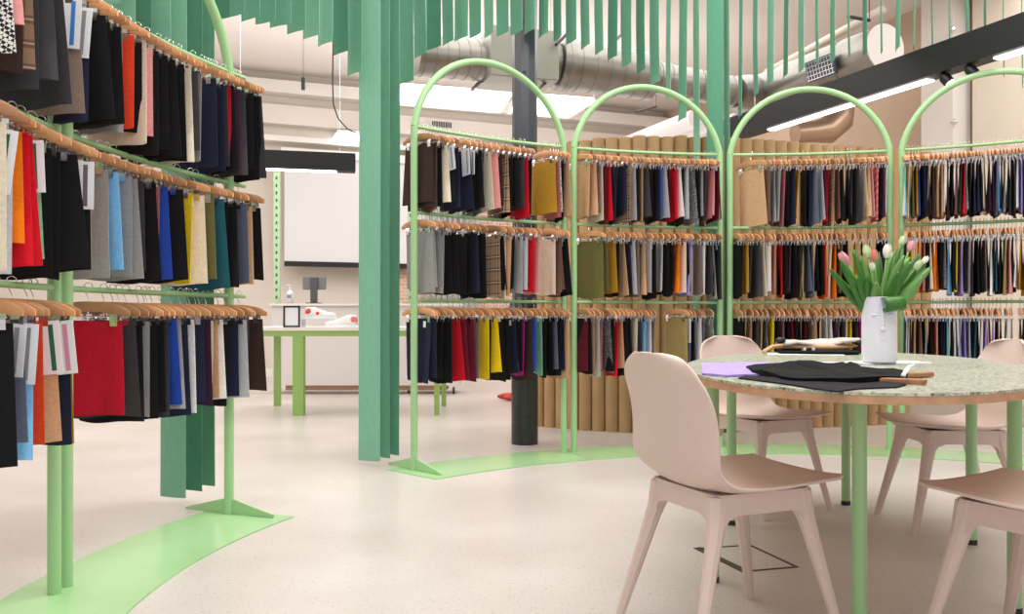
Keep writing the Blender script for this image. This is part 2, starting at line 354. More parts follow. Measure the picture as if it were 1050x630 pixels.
HMESH = HM.mesh('clothes_hanger', [WOOD, STEEL])
def make_hanger():
    r = empty('clothes_hanger')
    for nm, me, x in (('bar', BAR, 0), ('hook', HOOK, 0), ('clip_rod', ROD, 0), ('clip', CLIP, -.09), ('clip', CLIP, .09)):
        o = bpy.data.objects.new(nm, me); COL.objects.link(o); o.parent = r; o.location = (x, 0, 0)
    return r
def copy_tree(o, parent=None):
    c_ = o.copy(); COL.objects.link(c_); c_.parent = parent
    for ch in o.children: copy_tree(ch, c_)
    return c_
def swatch_verts(seed, w=.245, L=.345, t0=.003, t1=.0105):
    rnd = random.Random(seed); ph = [rnd.uniform(0, 6.28) for _ in range(4)]; nx, nz = 12, 7; sk = rnd.uniform(-.008, .008); fl_ = rnd.uniform(.02, .10)
    pinch = rnd.uniform(.0, .10)
    def y0(u, v): return (sin(u*5+ph[0])*.009+sin(u*12+ph[1])*.004)*v**1.2
    def pt(u, v, s):
        x = (u-.5)*w*(1+fl_*v-pinch*(1-v)*.5)+sk*v; th = t0+(t1-t0)*v**.8
        th *= (.75+.35*sin(u*9+ph[2])*v) ; e = min(1, (1-abs(2*u-1))*7)**.5*.85+.15
        z = -.118-L*v+(.005*sin(u*6+ph[3]))*(v > .99)
        return (x, y0(u, v)+s*th*e, z)
    vs = []; fs = []
    for s in (-1, 1):
        for j in range(nz+1):
            for i in range(nx+1): vs.append(pt(i/nx, j/nz, s))
    n = (nx+1)*(nz+1); W_ = nx+1
    for k in (0, 1):
        for j in range(nz):
            for i in range(nx):
                a = k*n+j*W_+i; q_ = (a, a+1, a+W_+1, a+W_); fs.append(q_ if k else tuple(reversed(q_)))
    rim = [i for i in range(nx+1)]+[j*W_+nx for j in range(1, nz+1)]+[nz*W_+i for i in range(nx-1, -1, -1)]+[j*W_ for j in range(nz-1, 0, -1)]
    for a, b in zip(rim, rim[1:]+rim[:1]): fs.append((a, b, n+b, n+a))
    return vs, fs
SW = []
for k in range(7):
    m_ = MB().add(*swatch_verts(k)).mesh('fabric_swatch', FAB['K'][1]); shade(m_, 60); SW.append(m_)
CARD = MB().box((0, 0, -.08), (.088, .0015, .15)).mesh('info_card', PAPER)
STRIPE = {n: MB().box((0, 0, -.08), (.014, .0022, .13)).mesh('stripe', mat('stripe_'+n, c_, .6)) for n, c_ in
          (('blue', lin(60, 130, 210)), ('green', lin(20, 110, 80)), ('grey', lin(110, 104, 116)), ('pink', lin(220, 150, 180)), ('text', lin(150, 150, 156)))}
TAGM = MB().box((0, 0, -.02), (.028, .0015, .034)).mesh('price_tag', PAPER)

# rows as read from the photograph: inner-edge column, colour code, optional *yaw, ~length, +card
LEFT = {
 'top': "9h 17J~.24 26D 35p~.32 42C 54C 65C 84u+blue 97N+text 108K 116K 124K 129G 138o 147K 150I 156J 165K 173K 181K 189K 196I 203C 208G 222N 231N 234C 238c 242K 246P 253C 260K 267K 272K 284C",
 'middle': "10I 20L+green 25O~.30 30R 35R 42m+green 57K 67K 78K 86T+text 94K+grey 98T 113G 124A 136G 144G 149C 162K 168z 172U 187K 199Y 211I 222V 229t 236K 244K 252s 261T 277K",
 'bottom': "17K~.38 30s+text 38A+text 44o 59T+green 71N+pink 77M 128c*5 139C 148K 156G 163K 170K 177C 181U 186G 195N 202W 212N 217P 222I 226T 231W 239K 247N 255L 258C 275D"}
FAR = {
 1: {'top': "437D*4 443D 449B 455K 459I 464K+text 470N 481N+text 488K+text 493K 498w 503I 511J 515D 521p 527K 532K 538C 543R 547K 570M*10 574z 586l 591K 596T",
     'middle': "427G 442G 453G 458G 463K 469K 479K 486K 491N 498K 513p*4 517K 520I 524T 529K 537L 541L 549R 554J 571I*6 576B 581B 586B 590K 594K",
     'bottom': "426N 437N 449C 456K 464K 472R 479S 486S 494u 501Y 505K 510Y 516K 522K 529N 535K 540H 545D 550U 555m 560K 567K 572s 577K 582N 588T"},
 2: {'top': "600T 611T*4 615B 619I 622S 626R 634N 642N 647p 652L 656K 660T 665C 670K 675K 678U 683L 687K 695R*8 698W 702K 706L 712w 718K 722G 728C 732z 736J 740S 744S 749G",
     'middle': "619V*24 624V 632M 636K 640T 646N 651L 655u 657K 661T 669L 674K 680L 686K 692K 699O 702I 706K 710E 719u 723W 728C 735G 742K 749C",
     'bottom': "597K 603S 609T 615L 618z 626w 630K 636R 639T 643K 647K 650u 654I 658C 664A 668W 672u 705k*17 709s+text 714N 718W 722s 731h"},
 3: {'top': "784T*30 790B 794G 801G 806z 810K 816N 821M 827K 832N 837s 843L 847S 851R 856p 860B 865K 870K 875C 880C 888I 891T 895J 901r 905K 909P 912W",
     'middle': "752K 760K 766M 772C 779C 783I 791W 795z 802R 807K 811P 817K 821C 825V 829s 834s 839K 843K 847o 853I 859O 864V 869K 877Y 884K 892V 900K 906N 912K",
     'bottom': "756K 764K 772T 777C 782T 787w 794Y 799K 804z 809K 813R 817K 821K 827S 831K 835T 841K 847W 853W 857P 861w 864K 868I 873Y 879D 884H 889P 896K 903C 910K"}}
BAY4 = {'top': "915K 918g 922A 925I 928k 932I 936V 939M 942U 946N 949K 952G 956D 960T 965T 968W 972P 976K 981B 985D 988R 990w 994K 998N 1002N 1005K 1009I 1014P 1018P 1021s 1024A 1027N 1030G 1034K 1038C 1042C 1045W 1049E 1053K",
        'middle': "918K 922D 926K 930T 934Y 938I 942O 947z 950K 953I 956O 960O 963K 967w 970K 973A 977K 980Y 984E 989K 992G 997P 1001K 1005K 1009u 1012K 1016W 1019N 1022t 1026K 1030k 1034J 1038K 1042W 1047M 1051Y",
        'bottom': "916K 920C 925W 929W 933P 937T 942B 946K 950L 954K 957o 961W 964K 967N 970A 972m 976K 980W 984L 988E 992L 996K 999t 1002K 1006W 1010E 1014J 1018E 1022P 1026K 1032W 1037W 1046V 1050K"}
def parse(s):
    import re
    out = []
    for tok in s.split():
        m_ = re.match(r'(\d+)([A-Za-z])(.*)', tok); e = m_.group(3)
        yaw = re.search(r'\*(-?\d+)', e); ln = re.search(r'~([\d.]+)', e); cd = re.search(r'\+(\w+)', e)
        out.append((float(m_.group(1)), m_.group(2), float(yaw.group(1)) if yaw else 0., float(ln.group(1)) if ln else .345, cd.group(1) if cd else None))
    return out
HP = make_hanger(); HP_used = [False]
ROWZ = {'top': RAIL[0]+.0105, 'middle': RAIL[1]+.0105, 'bottom': RAIL[2]+.0105}
def hang_row(items, row, place, key, parts, lo, hi):
    counts = {}; prev = None; tot = {}
    for it in items: tot[it[1]] = tot.get(it[1], 0)+1
    items2 = []
    for i, (x, c_, yaw, ln, cd) in enumerate(items):
        yw = radians(yaw if yaw else random.uniform(-9, 9)); l_, h_ = lo-1, hi+1
        for _ in range(26):
            a = (l_+h_)/2; P_ = rp(a); t = radians(a); ix = P_[0]-.125*cos(t+yw); iy = P_[1]-.125*sin(t+yw)
            if iy <= .2 or 525+F*ix/iy < x: h_ = a
            else: l_ = a
        a = max(min(a, hi), lo); items2.append([a, c_, yw, ln, cd, x])
    # keep a little room between neighbours on the rail
    for _ in range(8):
        for i in range(1, len(items2)):
            gap = items2[i-1][0]-items2[i][0]
            if gap < .34:
                d = (.34-gap)/2; items2[i-1][0] = min(hi, items2[i-1][0]+d); items2[i][0] = max(lo, items2[i][0]-d)
    for i, (a, c_, yaw, ln, cd, x) in enumerate(items2):
        counts[c_] = counts.get(c_, 0)+1; name_c = FAB[c_][0]
        od = ('' if tot[c_] == 1 else ORD[counts[c_]]+' '); t = radians(a); z = ROWZ[row]; zz = z+random.uniform(-.001, .001)
        p = rp(a); yw = yaw; z += random.uniform(-.0005, .0005)
        root = None
        if parts:
            if not HP_used[0]: h = HP; HP_used[0] = True
            else: h = copy_tree(HP)
        else:
            h = bpy.data.objects.new('clothes_hanger', HMESH); COL.objects.link(h)
        h.location = (p[0], p[1], z); h.rotation_euler = (0, 0, t+yw)
        if od: sw_l = '%s%s fabric swatch from the left on the %s rail, %s' % (od, name_c, row, place)
        else: sw_l = 'the only %s fabric swatch on the %s rail, %s' % (name_c, row, place)
        h_l = ('wooden clip hanger holding the %s%s swatch on the %s rail, %s' % (od, name_c, row, place))
        tag(h, h_l, 'hanger', 'wooden clip hangers on the %s rail, %s' % (row, place))
        s_ = bpy.data.objects.new('fabric_swatch', SW[random.randrange(7)]); COL.objects.link(s_)
        s_.location = (p[0], p[1], zz); s_.rotation_euler = (radians(random.uniform(-2, 2)), radians(random.uniform(-2.2, 2.2)), t+yw)
        k = ln/.345; s_.scale = (random.uniform(.94, 1.05)*1, random.uniform(.7, 1.2), 1)
        if abs(k-1) > .01: s_.scale[2] = k; s_.location[2] += .118*(k-1)
        else: s_.scale[2] = random.uniform(.93, 1.12); s_.location[2] += .118*(s_.scale[2]-1)
        s_.material_slots[0].link = 'OBJECT'; s_.material_slots[0].material = FAB[c_][1]
        tag(s_, sw_l, 'fabric swatch', 'fabric swatches on the %s rail, %s' % (row, place))
        if cd:
            co = bpy.data.objects.new('info_card', CARD); COL.objects.link(co); co.parent = s_; co.location = (-.092, .012, -.115+.0); co.rotation_euler = (0, radians(random.uniform(-6, 6)), 0)
            st = bpy.data.objects.new('stripe', STRIPE[cd]); COL.objects.link(st); st.parent = co; st.location = (-.018, .0003, 0)
            co['label'] = 'white card clipped on'
        elif random.random() < .09:
            co = bpy.data.objects.new('price_tag', TAGM); COL.objects.link(co); co.parent = s_; co.location = (-.06, .009, -.125); co['label'] = 'small white tag'
for row, s in LEFT.items():
    it = parse(s)
    hang_row(it, row, 'near left rack', 'L', True, 158.3, 201)
for bay, d in FAR.items():
    for row, s in d.items():
        hi, lo = BAYS[bay]
        place = {1: 'leftmost far arch', 2: 'second far arch', 3: 'third far arch'}[bay]
        hang_row(parse(s), row, place, bay, bay == 1, lo+.75, hi-.75)
# the fourth bay: past three hundred of a kind, so one object each
hs = MB(); fs_ = MB(); codes = []; 
for row, s in BAY4.items():
    prev = 99
    s += ''.join(' %d%s' % (1057+4*k, random.choice('KKNCGWITBSPD')) for k in range(18))
    for x, c_, yaw, ln, cd in parse(s):
        a = max(51.4, min(70.9, ring(x, RR-.02))); t = radians(a); p = rp(a)
        M = Matrix.Translation((p[0], p[1], ROWZ[row])) @ Matrix.Rotation(t+radians(random.uniform(-5, 5)), 4, 'Z')
        hs.cur = 0; bar_mb(M, hs); hs.cur = 1; hook_mb(M, hs, 4); clip_mb(-.09, M, hs); clip_mb(.09, M, hs)
        if c_ not in codes: codes.append(c_)
        fs_.cur = codes.index(c_); vs, ff = swatch_verts(random.randrange(60), L=.345*random.uniform(.92, 1.06))
        fs_.add(vs, ff, M)
    # both bays end on this pair of posts
o = hs.build('clothes_hanger', [WOOD, STEEL]); tag(o, 'wooden clip hangers on the three rails of the rightmost far arch', 'hanger', kind='stuff')
o = fs_.build('fabric_swatch', [FAB[c_][1] for c_ in codes], smooth=True, angle=60); tag(o, 'fabric swatches of many colours under the rightmost far arch', 'fabric swatch', kind='stuff')

# ------------------------------------------------------------- felt strip curtain
RS = 3.38; ZTOP = 3.95
PROF = [(190, 2.9), (176, 2.62), (170, 2.4), (166, 2.12), (163.4, 2.08), (160, 2.2), (157.5, 2.28), (153, 2.42), (148, 2.46), (143, 2.46), (140, 2.42), (137.3, 2.27), (135.4, 2.2),
        (132.5, 2.28), (130, 2.54), (127.5, 2.63), (123, 2.74), (116, 2.83), (110, 2.80), (106.5, 2.74), (102, 2.65), (98.5, 2.49), (95.4, 2.22),
        (92, 2.2), (89, 2.34), (87.5, 2.48), (86, 2.56), (82, 2.66), (78, 2.72), (74, 2.76), (68, 2.76), (63.5, 2.72), (60, 2.5), (57, 2.36), (52, 2.1)]
def prof(a):
    for (a0, z0), (a1, z1) in zip(PROF, PROF[1:]):
        if a1 <= a <= a0: return z1+(z0-z1)*(a-a1)/(a0-a1)
    return PROF[0][1] if a > PROF[0][0] else PROF[-1][1]
STR = []
for k in range(3):
    cv = (.004, -.006, .009)[k]; w = .145
    vs = []; n = 6
    for j, z in enumerate([0, -.25, -.5, -.75, -1]):
        for s in (-.0015, .0015):
            for i in range(n+1):
                u = i/n-.5; vs.append((u*w, cv*(1-4*u*u)*(.5+.5*(-z))+s+.004*sin(z*7+k), z))
    fs = []; q = (n+1)
    for j in range(4):
        for s in (0, 1):
            for i in range(n):
                a = (j*2+s)*q+i; b = ((j+1)*2+s)*q+i; fs.append((a, a+1, b+1, b) if s else (a, b, b+1, a+1))
        for i in (0, n): a = j*2*q+i; fs.append((a, a+q, a+3*q, a+2*q))
    fs.append(tuple(range(n+1))+tuple(reversed(range(q, 2*q)))); fs.append(tuple(range(8*q, 8*q+n+1))+tuple(reversed(range(9*q, 10*q))))
    me = MB().add(vs, fs).mesh('felt_strip', FELT); shade(me, 50); STR.append(me)
MB().tube(arc(RS, 200, 46, ZTOP+.02, 60), .015, 8).build('curtain_rail', GREEN, smooth=True)
tag(bpy.data.objects['curtain_rail'], 'curved rail above the frame that carries the green felt strips', 'curtain rail')
cr = bpy.data.objects['curtain_rail']
for a in (190, 165, 140, 115, 90, 66, 48):
    MB().tube([(*rp(a, RS), ZTOP+.02), (*rp(a, RS), ZC)], .003, 6).build('suspension_wire', STEEL, cr)
strips = []                               # (bearing, bottom z, yaw, material, column?)
C1 = [ring(x, RS) for x in (178, 195, 208)]; C2 = [ring(x, RS) for x in (379, 391, 402)]; C3 = [ring(x, RS) for x in (714, 733, 745)]
for lst, zb in ((C1, .06), (C2, .035), (C3, .04)):
    for k, a in enumerate(lst): strips.append((a, zb+.01*k, 0, 1 if k == 0 else (2 if k == 1 and lst is C1 else 0), True))
def fill(a0, a1, step=1.8):
    n = max(1, round((a0-a1)/step)); return [a0-(a0-a1)*(i+.5)/n for i in range(n)]
for seg in ((190, max(C1)+1.0), (min(C1)-.9, max(C2)+.9), (min(C2)-.9, max(C3)+.8), (min(C3)-.8, 52)):
    for a in fill(*seg): strips.append((a, prof(a), None, None, False))
strips.sort(key=lambda s: -s[0]); n_up = 0; grp = {0: 'left', 1: 'middle', 2: 'right'}
sec = {}; 
for (a, zb, yw, mi, colm) in strips:
    p = rp(a, RS)
    o = bpy.data.objects.new('felt_strip', STR[random.randrange(3)]); COL.objects.link(o)
    y = radians(random.uniform(-7, 7)) if yw is None else 0
    if colm and abs(a-C3[1]) < .01: y = radians(38)
    if colm and a in C2: y = radians({0: 24, 1: 6, 2: 2}[C2.index(a)])
    o.location = (p[0], p[1], ZTOP); o.rotation_euler = (0, 0, radians(a)+y); o.scale = (1.0, 1, ZTOP-zb)
    r_ = random.random(); mm = [FELT, FELT2, FELT3][mi] if mi is not None else (FELT if r_ < .6 else FELT2 if r_ < .85 else FELT3)
    o.material_slots[0].link = 'OBJECT'; o.material_slots[0].material = mm
    if colm:
        ci = 0 if a in C1 else 1 if a in C2 else 2; k = sec.get(('c', ci), 0)+1; sec[('c', ci)] = k
        tag(o, '%s of three floor-length green felt strips, %s' % (['left', 'middle', 'right'][k-1], ['hanging behind the near left rack', 'hanging beside the far row of racks', 'hanging between second and third far arches'][ci]),
            'felt strip', 'floor-length green felt strips')
    else:
        si = 0 if a > max(C1) else 1 if a > max(C2) else 2 if a > max(C3) else 3; k = sec.get(si, 0)+1; sec[si] = k
        tag(o, '%s short hanging green felt strip from the left, %s' % (ORD[k], ['above the near left rack', 'over the entrance gap', 'over the first two far arches', 'over the right-hand far arches'][si]),
            'felt strip', 'short hanging green felt strips')

# ------------------------------------------------------------- cardboard tubes
TB = [fl(x, y) for x, y in ((553, 437), (600, 441), (655, 444), (740, 443), (800, 440), (870, 437), (935, 434), (958, 433))]
TUBE = MB(); rt, H_ = .0525, 2.28
TUBE.lathe([(rt, 0), (rt, H_), (rt-.006, H_), (rt-.006, H_-.25), (rt-.008, H_-.26)], 20)
tmesh = TUBE.mesh('cardboard_tube', KRAFT); shade(tmesh, 40)
pts = []; acc = 0; step = rt*2+.003
for (x0, y0), (x1, y1) in zip(TB, TB[1:]):
    L = hypot(x1-x0, y1-y0)
    while acc <= L: pts.append((x0+(x1-x0)*acc/L, y0+(y1-y0)*acc/L)); acc += step
    acc -= L
for i, (x, y) in enumerate(pts):
    o = bpy.data.objects.new('cardboard_tube', tmesh); COL.objects.link(o); o.location = (x, y, 0); o.scale = (1, 1, random.uniform(.997, 1.003)); o.rotation_euler = (0, 0, random.random()*6)
    tag(o, 'tall standing brown cardboard tube, %s from the left in the row behind the racks' % ORD[i+1], 'cardboard tube', 'standing cardboard tubes')

# ------------------------------------------------------------- dark column
x, y = fl(538, 455); root = empty('steel_column', (x, y, 0)); tag(root, 'dark grey steel column with black wrapped foot, behind the leftmost far arch', 'column')
MB().lathe([(.088, .62), (.088, ZC)], 10).build('shaft', GLOSSG, root, True, angle=20)
MB().lathe([(.094, 0), (.094, .62)], 24).build('wrap', mat('black_wrap', lin(42, 44, 43), .35, noise=.2, nscale=25), root, True, angle=40)
for z in (3.3, 2.95, 2.6):
    MB().ell((0, -.088, z), (.012, .006, .012), None, 8, 6).build('bolt', GLOSSG, root)

# ------------------------------------------------------------- table
TC = Vector((1.2626, 3.195)); TA, TBx = 1.244, .591; TANG = radians(70.6); TZ = .72
tab = empty('oval_table', (TC.x, TC.y, 0), TANG); tag(tab, 'large oval table with pebble terrazzo top and mint green legs', 'table')
n = 96; el = [(TA*cos(2*pi*i/n), TBx*sin(2*pi*i/n)) for i in range(n)]
PLY = mat('table_edge_wood', lin(186, 146, 112), .6, noise=.15, nscale=25)
PEB = pebble_mat()
MB().prism(el, TZ-.028, TZ-.007).build('tabletop_core', PLY, tab)
MB().prism([(a*1.001, b*1.002) for a, b in el], TZ-.007, TZ).build('tabletop_surface', PEB, tab)
ca, sa = cos(-TANG), sin(-TANG)
for lx, ly in ((.68, 2.92), (.97, 2.41), (1.52, 2.61), (1.81, 3.40), (1.59, 4.11), (.946, 3.72)):
    dx, dy = lx-TC.x, ly-TC.y; u, v = dx*ca-dy*sa, dx*sa+dy*ca
    lg = MB().lathe([(.0205, .018), (.0205, TZ-.028)], 18).build('leg', GREEN, tab, True, loc=(u, v, 0), angle=40)
    MB().lathe([(.0215, 0), (.0215, .02)], 18).build('foot_cap', BLACKP, lg)

# ------------------------------------------------------------- chairs
def chair_shell():
    P = [(.255, .447, .196), (.22, .446, .214), (.14, .432, .222), (.04, .422, .218), (-.06, .419, .213), (-.135, .424, .208), (-.188, .450, .212), (-.216, .51, .215),
         (-.238, .60, .212), (-.258, .69, .206), (-.272, .745, .193), (-.281, .782, .172), (-.286, .801, .142), (-.288, .810, .104)]
    nu = 10; vs = []
    for j, (f, z, w) in enumerate(P):
        back = max(0, min(1, (z-.45)/.12))
        for i in range(nu+1):
            u = -1+2*i/nu; x = f; zz = z
            if back < .01 or j < 6:
                zz += .028*(abs(u)**2.5)*(1 if j > 1 else .45)*(1-.2*back); x += -.012*(abs(u)**3)*(1 if j == 0 else 0)
                if j == 0: zz += .004
            x += back*(.050 if z < .7 else .038)*abs(u)**2.2
            if j >= 6: zz += .022*(abs(u)**2.5)*max(0, 1-(j-5)/3)
            if j > 9: zz -= .012*abs(u)**3
            vs.append((x, u*w, zz))
    q = nu+1
    fs = [(j*q+i, j*q+i+1, (j+1)*q+i+1, (j+1)*q+i) for j in range(len(P)-1) for i in range(nu)]
    me = MB().add(vs, fs).mesh('seat_shell', CHAIRM); shade(me); return me
def chair_leg(sx, sy):
    top = Vector((sx*.140, sy*.138, .424)); mid = Vector((sx*.152, sy*.147, .350)); bot = Vector((sx*(.252 if sx < 0 else .235), sy*.200, 0))
    rings = [(top, .032, .026), (mid, .026, .022), (mid.lerp(bot, .25), .022, .019), (mid.lerp(bot, .6), .0175, .016), (bot, .0135, .0125)]
    vs = []; k = .35
    for c_, a, b in rings:
        for (x, y) in ((-a, -b*k), (-a*k, -b), (a*k, -b), (a, -b*k), (a, b*k), (a*k, b), (-a*k, b), (-a, b*k)): vs.append((c_.x+x, c_.y+y, c_.z))
    fs = [(i*8+j, i*8+(j+1) % 8, (i+1)*8+(j+1) % 8, (i+1)*8+j) for i in range(len(rings)-1) for j in range(8)]
    fs += [tuple(reversed(range(8))), tuple((len(rings)-1)*8+j for j in range(8))]
    return MB().add(vs, fs)
def chair_frame():
    mb = MB(); xs, ys = .150, .146
    sides = [((-xs, -ys), (xs, -ys)), ((xs, -ys), (xs, ys)), ((xs, ys), (-xs, ys)), ((-xs, ys), (-xs, -ys))]
    for (ax, ay), (bx, by) in sides:
        n_ = 10; d = Vector((bx-ax, by-ay)); nn = Vector((-d.y, d.x)).normalized()*.016; vs = []
        for i in range(n_+1):
            t = i/n_; px, py = ax+d.x*t, ay+d.y*t; e = abs(2*t-1); zb = .372-.055*max(0, (e-.62)/.38)**2.2; zt = .430
            vs += [(px-nn.x, py-nn.y, zb), (px+nn.x, py+nn.y, zb), (px+nn.x, py+nn.y, zt), (px-nn.x, py-nn.y, zt)]
        fs = [(i*4+j, i*4+(j+1) % 4, (i+1)*4+(j+1) % 4, (i+1)*4+j) for i in range(n_) for j in range(4)]+[(3, 2, 1, 0), (n_*4, n_*4+1, n_*4+2, n_*4+3)]
        mb.add(vs, fs)
    mb.box((0, 0, .402), (.30, .29, .02)); return mb
shell = chair_shell(); legs = {(sx, sy): chair_leg(sx, sy).mesh('leg', CHAIRM) for sx in (-1, 1) for sy in (-1, 1)}; frm = chair_frame().mesh('frame', CHAIRM)
for m_ in list(legs.values())+[frm]: shade(m_, 35)
def make_chair():
    r = empty('dining_chair'); o = bpy.data.objects.new('seat_shell', shell); COL.objects.link(o); o.parent = r
    sb = o.modifiers.new('subdivide', 'SUBSURF'); sb.levels = 2; sb.render_levels = 2; sb.boundary_smooth = 'PRESERVE_CORNERS'
    so = o.modifiers.new('thickness', 'SOLIDIFY'); so.thickness = .009; so.offset = 0
    o = bpy.data.objects.new('frame', frm); COL.objects.link(o); o.parent = r
    for k, me in legs.items(): o = bpy.data.objects.new('leg', me); COL.objects.link(o); o.parent = r
    return r
ch = make_chair()
for i, (x, y, ang, lb) in enumerate(((.622, 2.475, 23, 'blush plastic shell chair nearest the camera, left of the table, seen from behind'),
        (1.185, 4.085, -65, 'blush plastic shell chair behind the far left end of the table, facing the camera'),
        (1.885, 3.72, 178, 'blush plastic shell chair tucked under the far right side of the table'),
        (1.372, 2.19, 120, 'blush plastic shell chair at lower right corner, its back outside the frame'))):
    o = ch if i == 0 else copy_tree(ch); o.scale = (.985, .985, .988); o.location = (x, y, 0); o.rotation_euler = (0, 0, radians(ang)); tag(o, lb, 'chair', 'blush chairs around the oval table')

# ------------------------------------------------------------- vase and tulips
vx, vy = fl(901.5, 373.5, TZ); vase = empty('face_vase', (vx, vy, TZ+.001), 0); tag(vase, 'white cylindrical ceramic vase with a raised face, on the oval table', 'vase')
VW = mat('matt_white_ceramic', lin(226, 226, 236), .5)
MB().lathe([(.055, 0), (.0605, .003), (.0615, .02), (.0615, .235), (.060, .243), (.056, .243), (.055, .23), (.054, .02), (.01, .012)], 40, cap=True).build('body', VW, vase, True, angle=40)
fd = atan2(-vy, -vx)
fm = Matrix.Rotation(fd+radians(12), 4, 'Z')
f = MB(); f.ell((.0595, 0, .150), (.009, .009, .036), fm); f.ell((.0625, 0, .124), (.010, .011, .010), fm); f.build('nose', VW, vase, True)
for s in (-1, 1):
    f = MB(); f.ell((.0545, s*.026, .176), (.006, .012, .004), fm); f.build('eye', VW, vase, True)
f = MB(); f.ell((.0575, 0, .092), (.006, .017, .004), fm); f.ell((.0575, 0, .084), (.006, .014, .004), fm); f.build('lips', VW, vase, True)
LEAF = [mat('tulip_leaf', lin(58, 112, 36), .35, noise=.15, nscale=12), mat('tulip_leaf_pale', lin(104, 150, 76), .35, noise=.12, nscale=12)]
STEM = mat('tulip_stem', lin(120, 170, 84), .45)
def leaf(parent, base, tip, w, bend, m, roll=0.):
    base = Vector(base); tip = Vector(tip); d = tip-base; side = d.cross(Vector((0, -1, .15))).normalized(); side = Matrix.Rotation(roll, 3, d.normalized()) @ side
    out = d.cross(side).normalized(); n_ = 10; vs = []
    for i in range(n_+1):
        t = i/n_; c_ = base+d*t+Vector(bend)*(4*t*(1-t)); ww = 1.08*w*(sin(pi*min(1, .12+t*.88))**.7)*(1 if t < 1 else .02)
        for k in (-1, -.5, 0, .5, 1): vs.append(c_+side*ww*k+out*(.012*k*k))
    fs = [(i*5+k, i*5+k+1, (i+1)*5+k+1, (i+1)*5+k) for i in range(n_) for k in range(4)]
    o = MB().add(vs, fs).build('leaf', m, parent, True); s_ = o.modifiers.new('thickness', 'SOLIDIFY'); s_.thickness = .0018; return o
sc = vy/F
def V3(x, y, dy=0.): D = vy+dy; return Vector(((x-525)/F*D-vx, dy, HC-(y-H0)/F*D-TZ))
def tulip(px, py, dy, col, size, label, leaves):
    head = V3(px, py, dy); base = Vector((random.uniform(-.02, .02), random.uniform(-.02, .02), .05)); lip = Vector((head.x*.28, dy*.28, .24))
    r = empty('tulip', (vx, vy, TZ)); tag(r, label, 'tulip', 'tulips in the face vase')
    MB().tube([base, base.lerp(lip, .6), lip, lip.lerp(head, .55)+Vector((head.x*.06, 0, .008)), head], .0032, 8).build('stem', STEM, r, True)
    d = (head-lip).normalized(); q = Vector((0, 0, 1)).rotation_difference(d).to_matrix().to_4x4(); m = mat('petal_'+col[0], col[1], .5, noise=.12, nscale=40)
    for k in range(6):
        a = k*pi/3; rr = size*(.34 if k % 2 else .30); vs = []; n_ = 7
        for i in range(n_+1):
            t = i/n_; rad = rr*(sin(pi*(t*.80+.08))**.8)+.001; wd = size*.34*sin(pi*(t*.93+.04))**.75
            for s in (-1, 0, 1): an = a+s*wd/max(rad, size*.18)*.55; vs.append((rad*cos(an), rad*sin(an), size*(t*1.25-.1)))
        fs = [(i*3+s, i*3+s+1, (i+1)*3+s+1, (i+1)*3+s) for i in range(n_) for s in range(2)]
        MB().add(vs, fs, Matrix.Translation(head) @ q).build('petal', m, r, True)
    for (tx, ty, ldy, w, bx) in leaves:
        tip = V3(tx, ty, ldy); leaf(r, lip+Vector((0, 0, -.06)), tip, w, (bx, 0, .012), random.choice(LEAF), random.uniform(-.5, .5))
PINK, PEACH, WHT, PALE = ('pink', lin(222, 150, 160)), ('peach', lin(228, 140, 118)), ('white', lin(232, 232, 214)), ('pale_green', lin(190, 208, 160))
tulip(869, 271, .02, PINK, .046, 'pink tulip, leftmost bloom in the vase', ((853, 276, .0, .016, -.01), (872, 285, -.05, .020, 0)))
tulip(890, 264, .05, PALE, .042, 'pale green tulip bud, second from left in the vase', ((876, 256, .06, .016, 0), (884, 262, .03, .018, 0)))
tulip(897, 267, -.02, PEACH, .036, 'peach tulip beside the white one near the middle of the vase', ((890, 283, -.06, .022, -.005),))
tulip(909, 264, .0, WHT, .044, 'large white tulip at the middle top of the vase', ((922, 279, -.06, .022, .02), (917, 258, .05, .016, 0)))
tulip(895, 277, -.06, WHT, .026, 'small closed white tulip bud low in front of the peach one', ((900, 290, -.08, .02, 0),))
tulip(932, 257, .04, PINK, .036, 'pink tulip at the upper right of the vase', ((925, 250, .05, .020, 0), (934, 264, .0, .022, .0), (941, 262, .04, .018, 0)))
tulip(938, 276, -.03, PALE, .034, 'pale green tulip bud leaning right in the vase', ((954, 274, .0, .020, .01), (947, 284, -.03, .022, .01)))
tulip(946, 270, .05, WHT, .030, 'small white tulip bud furthest right in the vase', ((951, 266, .06, .018, .01), (930, 272, .03, .022, 0), (940, 290, .02, .02, .01)))
tulip(924, 252, .07, PALE, .036, 'pale green tulip bud highest in the vase', ((918, 262, .04, .018, 0), (928, 262, -.02, .022, .0)))
